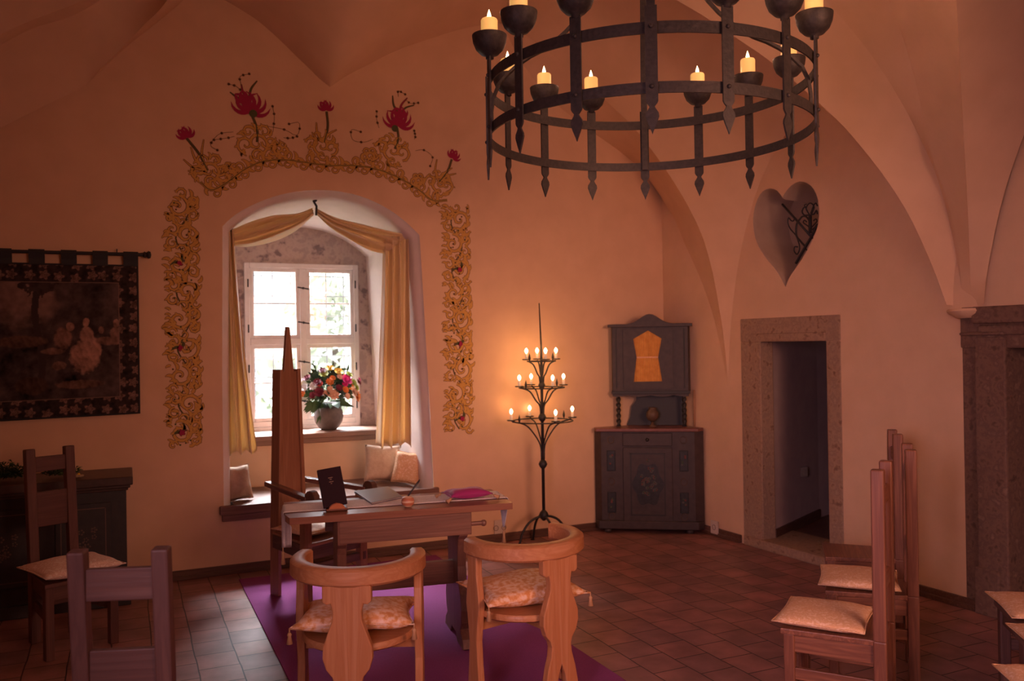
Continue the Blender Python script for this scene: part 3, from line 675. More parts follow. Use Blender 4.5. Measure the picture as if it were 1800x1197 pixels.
# right row
def post_chair(near, far, label, hh=1.11, face=None, cush=None, seed=1, extra=0, wdm=beech, slats=((0.98, 0.07), (0.62, 0.07))):
    a = rc(*near); b = rc(*far); mid = (a+b)/2; v = (b-a).normalized()
    f_ = Vector((-v.y, v.x, 0))
    if f_.dot(rt) > 0: f_ = -f_
    rz = math.atan2(f_.y, f_.x)-PI/2
    c = mid + f_*0.19
    e = ladder_chair(label, c, rz, wdm, bw=(b-a).length, sw=0.36, sd=0.38, hh=hh, slats=slats, tilt=0.0 if not extra else extra)
    if cush: seat_cushion(cush, c, rz, cream, w=0.39, d=0.37, seed=seed, h=0.055)
    return e
post_chair((1.49, 3.50), (1.633, 3.75), 'reddish chair at front right with its own brocade cushion, nearest of the right-hand row', cush='cream patterned cushion on the nearest chair of the right-hand row', seed=4)
post_chair((1.905, 4.10), (2.0, 4.34), 'reddish chair behind the nearest one in the right-hand row, cushion on its seat', cush='cream patterned cushion on the second chair of the right-hand row', seed=5)
post_chair((2.15, 4.78), (2.226, 5.02), 'reddish chair farthest back in the right-hand row with a bare seat', slats=((0.98, 0.07), (0.62, 0.07)))
for k, (a, b, lab) in enumerate((((2.55, 3.62), (2.61, 3.86), 'upper of the three'), ((2.39, 3.17), (2.45, 3.42), 'middle of the three'), ((2.10, 2.74), (2.15, 2.99), 'lowest of the three'))):
    post_chair(a, b, 'dark wooden chair cut by the right picture edge, %s there' % lab, cush='brocade cushion at the right picture edge, %s there' % lab, seed=10+k, wdm=redw)

# ================================================================== BARREL ARMCHAIRS (local: faces +y)
def barrel_chair(label, loc, rz, seed):
    e = thing('barrel_armchair', label, 'chair', loc, rz, 'pale pine armchairs')
    # ring
    mb = MB(); rows = []; ro, ri = 0.285, 0.222; zt, zb = 0.755, 0.682; N_ = 40
    for i in range(N_+1):
        th = R(-90-108+216*i/N_); c, s = math.cos(th), math.sin(th)
        lift = 0.0
        prof = [(ri, zb+0.006), (ri, zt-0.008), (ri+0.010, zt), (ro-0.012, zt-0.002), (ro, zt-0.012), (ro+0.002, zb+0.010), (ro-0.008, zb), (ri+0.008, zb)]
        rows.append([Vector((c*p, s*p, z+lift)) for p, z in prof])
    mb.grid(rows, closeu=True); mb.add(rows[0], [list(range(8))]); mb.add(rows[-1], [list(range(8))[::-1]])
    mb.build('arm_ring', pine['x'], e, auto=45, weld=True)
    # back splat: vase outline with forked foot
    hf = [(0.098, 0.688), (0.098, 0.625), (0.082, 0.612), (0.065, 0.616), (0.058, 0.585), (0.060, 0.55), (0.078, 0.50), (0.098, 0.445), (0.100, 0.40), (0.086, 0.355), (0.062, 0.325), (0.055, 0.30), (0.060, 0.26), (0.078, 0.20), (0.092, 0.13), (0.095, 0.06), (0.088, 0.0), (0.040, 0.0), (0.034, 0.08), (0.018, 0.17)]
    poly = hf + [(0, 0.215)] + [(-x, z) for x, z in hf[::-1]]
    mb = MB(); mb.prism(poly, Matrix.Translation((0, -0.275, 0)), 0.036); mb.build('back_splat', pine['z'], e, bevel=0.005)
    # side supports
    for s in (-1, 1):
        hs = [(0.036, 0.685), (0.034, 0.60), (0.046, 0.52), (0.052, 0.46), (0.040, 0.38), (0.030, 0.30), (0.036, 0.2), (0.046, 0.1), (0.042, 0.0)]
        poly = hs + [(-x, z) for x, z in hs[::-1]]
        T_ = Matrix.Translation((s*0.252, 0.03, 0)) @ Matrix.Rotation(R(90), 4, 'Z') @ Matrix.Translation((0, -0.017, 0))
        mb = MB(); mb.prism(poly, T_, 0.034); mb.build('side_leg', pine['z'], e, bevel=0.005)
    mb = MB(); mb.lathe([(0.0, 0.405), (0.228, 0.405), (0.238, 0.412), (0.238, 0.430), (0.232, 0.438), (0.0, 0.438)], n=40); mb.build('seat', pine['x'], e, auto=40)
    mb = MB(); mb.bar((-0.24, 0.03, 0.37), (0.24, 0.03, 0.37), 0.025, 0.06); mb.bar((0, -0.25, 0.37), (0, 0.2, 0.37), 0.025, 0.06); mb.build('seat_rail', pine['x'], e, bevel=0.003)
    return e
bl_ = rc(-0.672, 3.66, 0.0105); rzl = face_rz(0.0, 1.0)
barrel_chair('pine barrel armchair seen square from behind, left one before the table', bl_, rzl, 1)
M = Matrix.Translation(bl_) @ Matrix.Rotation(rzl+R(4), 4, 'Z') @ Matrix.Translation((-0.008, 0.01, 0.492)) @ Matrix.Rotation(R(-3), 4, 'X')
cushion('tasselled_cushion', 'gold brocade cushion with tassels on the left barrel armchair', 'cushion', 0.50, 0.42, 0.095, M, creamg, tass=((-1, -1), (1, -1)), seed=21, group='tasselled cushions', pinch=0.14)
br_ = rc(0.035, 4.0, 0.0105); rzr = face_rz(-0.6, 0.8)
barrel_chair('pine barrel armchair turned at an angle, right one before the table', br_, rzr, 2)
M = Matrix.Translation(br_) @ Matrix.Rotation(rzr-R(14), 4, 'Z') @ Matrix.Translation((0.0, 0.02, 0.492))
cushion('tasselled_cushion', 'gold brocade cushion with tassels on the right barrel armchair', 'cushion', 0.50, 0.43, 0.095, M, creamg, tass=((-1, -1), (1, -1)), seed=23, group='tasselled cushions', pinch=0.14)

# ================================================================== TABLE
tfl = atz(509, 911, 0.78); tfr = atz(901, 884, 0.78); tbl = atz(491, 882, 0.78); tbr = atz(868, 861, 0.78)
tx = (tfr-tfl).normalized(); ty = Vector((-tx.y, tx.x, 0)); tang = math.atan2(tx.y, tx.x)
TL = (tfr-tfl).length; TD = ((tbl-tfl).dot(ty)+(tbr-tfr).dot(ty))/2
org = Vector((tfl.x, tfl.y, 0.0105))
tb = thing('trestle_table', 'reddish wooden trestle table with carved feet in the middle of the room', 'table', org, tang)
mb = MB()
mb.prism([(0, 0), (TL, 0), (TL, TD), (-0.02, TD), (-0.02, 0.10), (0.0, 0.0)], Matrix(((1, 0, 0, 0), (0, 0, 1, 0), (0, 1, 0, 0.735), (0, 0, 0, 1))), 0.035)
mb.build('tabletop', wood('table_wood', (0.33, 0.145, 0.088), (0.26, 0.105, 0.06), 'x', 0.3), tb, bevel=0.006)
tw = {a: wood('table_frame_wood', (0.27, 0.125, 0.08), (0.19, 0.085, 0.055), a, 0.45) for a in 'xyz'}
mb = MB(); mb.box((0.25, 0.045, 0.605), (TL-0.22, 0.075, 0.735)); mb.build('apron', tw['x'], tb, bevel=0.004)
mb = MB(); mb.box((0.20, TD-0.075, 0.605), (TL-0.22, TD-0.045, 0.735)); mb.build('apron', tw['x'], tb, bevel=0.004)
for xx in (0.24, TL-0.29):
    hf = [(0.20, 0.735), (0.20, 0.60), (0.165, 0.575), (0.15, 0.54), (0.135, 0.42), (0.15, 0.34), (0.20, 0.28), (0.225, 0.20), (0.215, 0.13), (0.185, 0.09), (0.24, 0.05), (0.26, 0.0), (0.10, 0.0), (0.06, 0.04)]
    poly = [(a, z) for a, z in hf]+[(-a, z) for a, z in hf[::-1]]
    T_ = Matrix.Translation((xx, TD/2, 0)) @ Matrix.Rotation(R(90), 4, 'Z') @ Matrix.Translation((0, -0.05, 0))
    mb = MB(); mb.prism([(a*TD/0.50, z) for a, z in poly], T_, 0.05); mb.build('trestle', tw['z'], tb, bevel=0.006)
mb = MB(); mb.box((0.22, TD/2-0.02, 0.30), (TL-0.24, TD/2+0.02, 0.43)); mb.build('stretcher', tw['x'], tb, bevel=0.004)
mb = MB(); mb.tube([(TL-0.22, 0.06, 0.66), (TL-0.16, 0.06, 0.66)], 0.012, 8); mb.ball((TL-0.15, 0.06, 0.66), 0.018); mb.build('peg', tw['x'], tb)
def TT(x, y, z): return Matrix.Translation(org) @ Matrix.Rotation(tang, 4, 'Z') @ Vector((x, y, z))
def tloc(px, py, z=0.785):
    p = atz(px, py, z) - org; p.z = 0; return p.dot(tx), p.dot(ty)
# runner
mb = MB(); w0, w1 = TD*0.30, TD*0.80; wm = (w0+w1)/2; L = 0.20
prof = []
for i in range(9): prof.append((-0.028, 0.765-L*(1-i/8), 1-i/8, 0))
xs = [(-0.028, 0.767), (-0.024, 0.7725), (-0.015, 0.7735)]+[(TL*i/24, 0.7735) for i in range(25)]+[(TL+0.010, 0.7725), (TL+0.014, 0.765)]
rows = []
def rrow(x, z, half, wob=0): return [TT(x+wob*math.sin(j*1.9), wm+(j/10-0.5)*2*half, z) for j in range(11)]
hw = (w1-w0)/2
for i in range(8): rows.append([TT(-0.032+0.075*max(0, 0.6-j/10)*min(1, (8-i)/3)+0.003*math.sin(j*1.9), wm+(j/10-0.5)*2*max(0.006, hw*(i/8)**0.55), 0.765-L*(1-i/8)) for j in range(11)])
for x, z in xs: rows.append(rrow(x, z, hw))
for i in range(1, 9): rows.append(rrow(TL+0.018, 0.765-L*i/8*0.9, max(0.006, hw*((8-i)/8)**0.9), 0.005))
mb.grid(rows)
re_ = thing('table_runner', 'white lace table runner with pointed tasselled ends hanging off the table', 'table runner', (0, 0, 0))
o = mb.build('cloth', runner_m, re_, smooth=True, fix=False); o.modifiers.new('s', 'SOLIDIFY').thickness = 0.002
for p in (TT(-0.032, wm, 0.765-L), TT(TL+0.018, wm, 0.765-L*0.9)):
    mb = MB(); tassel(mb, p, 0.09); mb.build('tassel', gold, re_, smooth=True)
# book on its stand
bx, by = tloc(592, 896)
be = thing('book_stand', 'small orange-brown wooden book stand on the table', 'book stand', TT(bx, by, 0.775), tang)
mb = MB(); 
for s in (-1, 1):
    poly = [(0.045*math.cos(PI*i/10), 0.045*math.sin(PI*i/10)*0.8) for i in range(11)]
    mb.prism(poly, Matrix.Translation((0.02*0+0.0, -0.03+0.0, 0)) @ Matrix.Translation((0, 0.012+s*0.011, 0)), 0.008)
mb.build('front_lip', wood('stand_wood', (0.62, 0.22, 0.08), (0.50, 0.16, 0.06), 'x', 0.4), be, bevel=0.002)
mb = MB(); mb.box((-0.055, -0.03, 0), (0.055, 0.09, 0.010)); mb.bar((0, 0.085, 0.005), (0, 0.035, 0.10), 0.05, 0.008, up=(0, 1, 0)); mb.build('base', beech['x'], be, bevel=0.002)
bk = thing('book', 'dark red-black upright book leaning on the small stand', 'book', TT(bx-0.005, by+0.01, 0.792), tang+R(4))
T_ = Matrix.Rotation(R(-18), 4, 'X') @ Matrix.Rotation(R(-7), 4, 'Y')
mb = MB(T_); mb.box((-0.062, -0.010, 0), (0.062, -0.006, 0.205)); mb.box((-0.062, 0.012, 0), (0.062, 0.016, 0.205)); mb.box((-0.062, -0.006, 0), (-0.058, 0.012, 0.205)); mb.build('cover', flat('book_cover', (0.030, 0.012, 0.016), 0.7, spec=0.15), bk, bevel=0.001)
mb = MB(T_); mb.box((-0.058, -0.006, 0.003), (0.058, 0.012, 0.202)); mb.build('pages', flat('paper', (0.6, 0.5, 0.42), 0.8), bk)
mb = MB(T_)
for k, (z, w_) in enumerate(((0.150, 0.026), (0.141, 0.014), (0.128, 0.024), (0.119, 0.010))): 
    for j in range(int(w_/0.004)): mb.box((-w_/2+j*0.004+0.0, -0.0108, z), (-w_/2+j*0.004+0.0026, -0.0102, z+0.005))
tag(mb.build('title', flat('gilt', (0.30, 0.17, 0.11), 0.4), bk), 'small gilt title lettering', None)
# folder
f0 = tloc(653, 887); f1_ = tloc(622, 866); f2_ = tloc(682, 858); f3_ = tloc(708, 876)
fe = thing('folder', 'dark blue-black document folder lying on the table runner', 'folder', (0, 0, 0))
def slab(pts, z0, z1, name, mat, par, bev=0.002):
    lo = [TT(a, b, z0) for a, b in pts]; hi = [TT(a, b, z1) for a, b in pts]; n = len(pts)
    mb = MB(); mb.add(lo+hi, [list(range(n))[::-1], list(range(n, 2*n))]+[[i, (i+1) % n, n+(i+1) % n, n+i] for i in range(n)]); return mb.build(name, mat, par, bevel=bev)
fp = [f0, f3_, f2_, f1_]
cxf = sum(p[0] for p in fp)/4; cyf = sum(p[1] for p in fp)/4
slab(fp, 0.7750, 0.7775, 'cover', folder_m, fe); slab(fp, 0.7835, 0.7860, 'cover', folder_m, fe)
slab([(cxf+(a-cxf)*0.96, cyf+(b-cyf)*0.96) for a, b in fp], 0.7778, 0.7832, 'pages', flat('paper', (0.6, 0.5, 0.42), 0.8), fe, 0)
# pen holder ball + pen
px_, py_ = tloc(717, 890)
c = TT(px_, py_, 0.772)
pe = thing('pen_holder', 'striped round wooden pen holder ball at the table edge', 'pen holder', c)
def bandmat():
    mt, nt, b = newmat('banded_wood'); N = nt.nodes; L = nt.links
    tc = N.new('ShaderNodeTexCoord'); sp = N.new('ShaderNodeSeparateXYZ'); mp = N.new('ShaderNodeMath'); mp.operation = 'MULTIPLY'; mp.inputs[1].default_value = 260
    sn = N.new('ShaderNodeMath'); sn.operation = 'SINE'; cr = N.new('ShaderNodeValToRGB'); cr.color_ramp.elements[0].position = 0.35; cr.color_ramp.elements[0].color = (0.55, 0.20, 0.10, 1); cr.color_ramp.elements[1].position = 0.55; cr.color_ramp.elements[1].color = (0.75, 0.48, 0.30, 1)
    L.new(tc.outputs['Object'], sp.inputs[0]); L.new(sp.outputs['Z'], mp.inputs[0]); L.new(mp.outputs[0], sn.inputs[0]); L.new(sn.outputs[0], cr.inputs[0]); L.new(cr.outputs[0], b.inputs['Base Color']); b.inputs['Roughness'].default_value = 0.35
    return mt
mb = MB(); mb.lathe([(0.018, 0.0), (0.022, 0.004), (0.033, 0.016), (0.036, 0.030), (0.032, 0.045), (0.020, 0.056), (0.008, 0.058)], n=24); mb.build('ball', bandmat(), pe, smooth=True)
pn = thing('pen', 'black pen standing tilted in the round holder', 'pen', c+Vector((0, 0, 0.055)))
d = (rt*0.55+fw*0.3+Vector((0, 0, 0.75))).normalized(); mb = MB(); mb.tube([(0, 0, 0.0), d*0.02, d*0.09, d*0.11], [0.003, 0.005, 0.005, 0.003], 8); mb.build('barrel', black, pn, smooth=True)
mb = MB(); mb.tube([d*0.06+Vector((0.004, -0.004, 0)), d*0.1+Vector((0.004, -0.004, 0))], 0.0015, 6); mb.build('clip', black, pn)
# ring cushion
rx, ry = tloc(826, 880)
M = Matrix.Translation(TT(rx, ry+0.07, 0.806)) @ Matrix.Rotation(tang+R(8), 4, 'Z')
e = cushion('ring_cushion', 'small crimson velvet cushion with gold corner tassels on the table', 'cushion', 0.24, 0.17, 0.055, M, velvet, seed=31, pinch=0.10)
for a, b in ((-1, -1), (1, -1), (1, 1), (-1, 1)):
    mb = MB(); p = Matrix.Rotation(tang+R(8), 4, 'Z') @ Vector((a*0.118, b*0.083, -0.004)); d = Matrix.Rotation(tang, 4, 'Z') @ Vector((a*0.8, b*0.4-0.1, -0.42)); tassel(mb, p, 0.042, d=d.normalized()); mb.build('tassel', gold, e, smooth=True)

# ================================================================== THRONE
th_dir = (rt*0.78 - fw*0.62).normalized(); thr = math.atan2(th_dir.y, th_dir.x) - PI/2
pbl = atz(482, 1046, 0.0105)      # near back post foot
side = Vector((-th_dir.y, th_dir.x, 0))   # left of facing
if side.dot(fw) < 0: side = -side
org_t = pbl + side*0.125 + th_dir*0.0
te = thing('throne_chair', 'tall wooden armchair whose narrow back ends in a spire, left behind the table', 'chair', org_t, thr)
# local: +y facing, x axis = lateral; near side sign
lx = Matrix.Rotation(-thr, 4, 'Z') @ side; sgn = -1 if lx.x > 0 else 1   # near side x sign
thw = {a: wood('throne_wood', (0.36, 0.165, 0.09), (0.27, 0.115, 0.06), a, 0.4) for a in 'xyz'}
poly = [(-0.09, 0.42), (0.09, 0.42), (0.078, 1.0), (0.066, 1.475), (0.040, 1.475), (0.010, 1.775), (-0.010, 1.775), (-0.040, 1.475), (-0.066, 1.475), (-0.078, 1.0)]
mb = MB(); mb.prism(poly, Matrix.Translation((0, -0.0, 0)), 0.028); mb.build('back_panel', thw['z'], te, bevel=0.004)
for s in (-1, 1):
    mb = MB(); mb.add([], []); 
    rows = []
    for z, xx in ((0, 0.125), (0.45, 0.118), (1.0, 0.098), (1.49, 0.083)):
        rows.append([Vector((s*xx, -0.045, z)), Vector((s*(xx-0.026), -0.045, z)), Vector((s*(xx-0.026), 0.045, z)), Vector((s*xx, 0.045, z))])
    mb.grid(rows, closeu=True); mb.add(rows[0], [[0, 1, 2, 3]]); mb.add(rows[-1], [[3, 2, 1, 0]]); mb.build('back_post', thw['z'], te, bevel=0.004)
    # arm
    a = Vector((s*0.13, -0.045, 0.735)); b = Vector((s*0.235, 0.52, 0.70))
    mb = MB(); mb.bar(a, b, 0.055, 0.032); mb.build('armrest', darkw['y'] if False else wood('arm_wood', (0.20, 0.095, 0.07), (0.15, 0.065, 0.05), 'y', 0.25), te, bevel=0.006)
    mb = MB(); T_ = Matrix.Translation(b+Vector((0, 0.03, 0.0))) @ Matrix.Rotation(R(90), 4, 'Z')
    mb.prism([(0.05*math.cos(2*PI*i/12)*1.0, 0.05*math.sin(2*PI*i/12)+0.01) for i in range(12)], T_ @ Matrix.Translation((0, -0.022, 0)), 0.044); mb.build('arm_knob', darkw['z'], te, bevel=0.004)
    mb = MB(); mb.bar((s*0.225, 0.47, 0), (s*0.225, 0.47, 0.70), 0.055, 0.055, up=(0, 1, 0)); mb.build('front_leg', thw['z'], te, bevel=0.005)
    mb = MB(); mb.box((s*0.225-0.012, 0.496, 0.24), (s*0.225+0.012, 0.502, 0.29)); mb.build('tenon', darkw['z'], te)
    mb = MB(); mb.bar((s*0.12, 0, 0.36), (s*0.22, 0.47, 0.36), 0.025, 0.09); mb.build('apron', darkw['y'], te, bevel=0.003)
mb = MB(); mb.bar((-0.22, 0.47, 0.36), (0.22, 0.47, 0.36), 0.025, 0.09); mb.bar((-0.22, 0.47, 0.26), (0.22, 0.47, 0.26), 0.03, 0.05); mb.build('apron', darkw['x'], te, bevel=0.003)
mb = MB(); mb.prism([(-0.13, 0.0), (0.13, 0.0), (0.23, 0.50), (-0.23, 0.50)], Matrix(((1, 0, 0, 0), (0, 0, 1, 0), (0, 1, 0, 0.40), (0, 0, 0, 1))), 0.022); mb.build('seat', thw['x'], te, bevel=0.003)
M = Matrix.Translation(org_t) @ Matrix.Rotation(thr, 4, 'Z') @ Matrix.Translation((0, 0.26, 0.463))
cushion('seat_cushion', 'pale rose cushion on the spired throne chair', 'cushion', 0.40, 0.36, 0.05, M, cream, seed=41, group='seat cushions')
# low footboard near the wall
p = atz(668, 975, 0.0); q = atz(775, 960, 0.0)
ax = (q-p).normalized(); pp = Vector((p.x, p.y, 0)); 
e = thing('footstool', 'low wooden footstool on the floor between table and back wall', 'footstool', pp, math.atan2(ax.y, ax.x))
mb = MB(); mb.box((0, -0.02, 0.085), (0.62, 0.24, 0.11)); mb.build('board', wood('sill_wood', (0.34, 0.20, 0.14), (0.26, 0.14, 0.095), 'x', 0.5), e, bevel=0.004)
for x in (0.06, 0.53): mb = MB(); mb.box((x, 0.0, 0.0), (x+0.03, 0.22, 0.086)); mb.build('foot', darkw['x'], e)

# ================================================================== CARPET
mb = MB(); mb.box((0.715, -1.0, 0.001), (2.19, 6.33, 0.010)); tag(mb.build('carpet_runner', carpet_m, bevel=0.003), 'long purple carpet runner under the table and chairs', 'carpet')

# ================================================================== NICHE CUSHIONS, VASE, BOUQUET
def sack(px0, py0, px1, py1, Y, z0, label, mat, seed, tiltx=0, rzz=0, fat=0.12):
    a = atY(px0, py1, Y); b = atY(px1, py1, Y); t = atY((px0+px1)/2, py0, Y)
    w = b.x-a.x; h = t.z-z0; c = Vector(((a.x+b.x)/2, Y, z0+h/2))
    M = Matrix.Translation(c) @ Matrix.Rotation(rzz, 4, 'Z') @ Matrix.Rotation(tiltx, 4, 'Y') @ Matrix.Rotation(R(90-12), 4, 'X')
    return cushion('bench_cushion', label, 'cushion', w*1.05, h*1.0, fat, M, mat, seed=seed, group='niche cushions', pinch=0.08)
sack(397, 818, 441, 884, 6.72, 0.503, 'rumpled linen cushion sack at the left end of the niche bench', sackm, 51, tiltx=R(-4), rzz=R(10), fat=0.13)
sack(643, 782, 702, 850, 6.98, 0.512, 'large linen cushion at the right of the niche bench, behind the small one', sackm, 52, tiltx=R(5), fat=0.13)
sack(694, 794, 737, 858, 6.78, 0.51, 'small shiny cream cushion at the right end of the niche bench', cream, 53, tiltx=R(10), rzz=R(-20), fat=0.11)
vb = atY(578, 754, 7.50); vc = Vector((vb.x, 7.50, 0.918))
mb = MB(); mb.lathe([(0.0, 0.0), (0.062, 0.0), (0.085, 0.02), (0.118, 0.07), (0.128, 0.12), (0.120, 0.17), (0.095, 0.205), (0.070, 0.218), (0.068, 0.232), (0.076, 0.24), (0.066, 0.24), (0.060, 0.22), (0.0, 0.19)], vc, n=36)
tag(mb.build('vase', clay, smooth=True), 'round grey-brown clay vase holding the bouquet on the window board', 'vase')
bq = thing('flower_bouquet', 'dense mixed bouquet of red, pink, white, yellow and orange flowers in the clay vase', 'bouquet', vc+Vector((0, 0, 0.22)))
rnd = random.Random(5)
petm = {k: flat('petal_'+k, c, 0.6) for k, c in dict(crimson=(0.20, 0.015, 0.04), pink=(0.70, 0.02, 0.22), yellow=(0.75, 0.48, 0.03), orange=(0.75, 0.22, 0.04), white=(0.75, 0.68, 0.66), peach=(0.75, 0.42, 0.28), lime=(0.38, 0.42, 0.06), red=(0.55, 0.05, 0.03)).items()}
lfm = [flat('leaf_dark', (0.02, 0.045, 0.02), 0.5), flat('leaf_mid', (0.05, 0.11, 0.03), 0.5)]
def bloom(p, r_, kind, n=9, layers=3):
    mb = MB(); p = Vector(p)*1.28; r_ *= 1.18; d = p.copy(); d.z = max(d.z, 0.02); d = (p+Vector((0, -0.05, -0.03))).normalized(); q = d.to_track_quat('Z', 'Y').to_matrix()
    for l in range(layers):
        rr = r_*(1-0.27*l); up_ = 0.25+0.4*l
        for k in range(n-l):
            th = 2*PI*(k+0.4*l)/(n-l)+rnd.uniform(-.1, .1); c, s = math.cos(th), math.sin(th); tx_, ty_ = -s, c; w_ = rr*0.42
            pts = [(0, 0, 0), (c*rr*0.55+tx_*w_, s*rr*0.55+ty_*w_, rr*up_*0.5), (c*rr, s*rr, rr*up_), (c*rr*0.55-tx_*w_, s*rr*0.55-ty_*w_, rr*up_*0.5)]
            mb.add([p+q @ Vector(a) for a in pts], [[0, 1, 2], [0, 2, 3]])
    mb.ball(p+d*r_*0.15, r_*0.3, 8); mb.build('flower', petm[kind], bq, fix=False)
FL = [(-0.10, 0.16, 'crimson', .035), (-0.06, 0.235, 'crimson', .032), (-0.16, 0.19, 'crimson', .034), (-0.01, 0.25, 'yellow', .036), (0.045, 0.225, 'yellow', .040), (-0.055, 0.215, 'lime', .04), (0.095, 0.17, 'pink', .050), (0.08, 0.145, 'pink', .03), (-0.125, 0.135, 'white', .038), (-0.175, 0.125, 'white', .034), (-0.085, 0.15, 'red', .028), (-0.02, 0.16, 'orange', .034), (0.0, 0.185, 'orange', .026),
      (0.005, 0.075, 'peach', .044), (0.085, 0.105, 'orange', .030), (0.15, 0.09, 'peach', .042), (0.175, 0.055, 'orange', .050), (0.145, 0.15, 'lime', .036), (0.19, 0.15, 'crimson', .03), (0.20, 0.17, 'pink', .018), (-0.045, 0.085, 'peach', .03), (-0.19, 0.09, 'orange', .04), (-0.09, 0.095, 'crimson', .04), (0.05, 0.19, 'peach', .028), (0.12, 0.205, 'lime', .03), (0.17, 0.115, 'lime', .03), (-0.13, 0.075, 'crimson', .03), (0.10, 0.06, 'peach', .028), (-0.02, 0.115, 'peach', .026), (0.04, 0.12, 'crimson', .03)]
for x, z, k, r_ in FL:
    y = -0.15*math.sqrt(max(0.05, 1-(x/0.23)**2-((z-0.12)/0.2)**2)); bloom((x, y, z), r_, k)
for k in range(16):
    a = rnd.uniform(0, 2*PI); x = 0.17*math.cos(a); z = 0.13+0.1*math.sin(a); bloom((x, rnd.uniform(0.03, 0.12), z), 0.034, rnd.choice(['crimson', 'white', 'yellow', 'orange', 'lime']))
mb = MB()
def leaf(mb, p, d, l, w, mi):
    p = Vector(p); d = Vector(d).normalized(); s_ = d.cross(Vector((0.1, -1, 0.2))).normalized(); m1 = p+d*l*0.45+Vector((0, -0.01, 0.012)); 
    mb.add([p, m1+s_*w/2, p+d*l, m1-s_*w/2, m1+Vector((0, -0.004, 0))], [[0, 1, 4], [1, 2, 4], [2, 3, 4], [3, 0, 4]], mi)
for k in range(260):
    a = rnd.uniform(0, 2*PI); el = rnd.uniform(-0.5, 1.2); d = Vector((math.cos(a)*math.cos(el), math.sin(a)*math.cos(el), math.sin(el)))
    c0 = Vector((0, 0, 0.12)); leaf(mb, c0+d*rnd.uniform(0.05, 0.17), d+Vector((0, 0, rnd.uniform(-.3, .3))), rnd.uniform(0.06, 0.11), rnd.uniform(0.03, 0.05), rnd.choice((0, 0, 1)))
for k in range(60): # collar hanging lower left
    a = rnd.uniform(0, 2*PI); d = Vector((math.cos(a), math.sin(a), -0.25)); leaf(mb, d*0.06+Vector((0, 0, 0.03)), d, rnd.uniform(0.11, 0.17), 0.05, rnd.choice((0, 1)))
for k in range(22):
    leaf(mb, (-0.10+rnd.uniform(-.04, .02), -0.05, 0.02), (-0.6+rnd.uniform(-.3, .3), -0.2, -0.35+rnd.uniform(-.5, .3)), rnd.uniform(0.08, 0.13), 0.05, 1)
mb.build('foliage', lfm, bq, fix=False)
for pts in (((-0.05, 0, 0.2), (-0.10, 0, 0.30), (-0.14, 0, 0.36)), ((0.01, -.05, 0.22), (0.02, -.05, 0.30), (0.045, -.05, 0.385)), ((0.12, 0, 0.2), (0.165, 0, 0.27), (0.185, 0, 0.34)), ((-0.12, -.08, 0.02), (-0.10, -.12, -0.08), (-0.13, -.12, -0.15)), ((0.05, 0, 0.24), (0.1, 0, 0.28), (0.15, 0, 0.30))):
    mb = MB(); mb.tube(resample(pts, 8), [0.003]*8, 6); leaf(mb, pts[-2], Vector(pts[-1])-Vector(pts[-2]), 0.09, 0.022, 0); leaf(mb, pts[1], Vector(pts[-1])-Vector(pts[0]), 0.07, 0.018, 0); mb.build('stem', lfm[1], bq, fix=False)

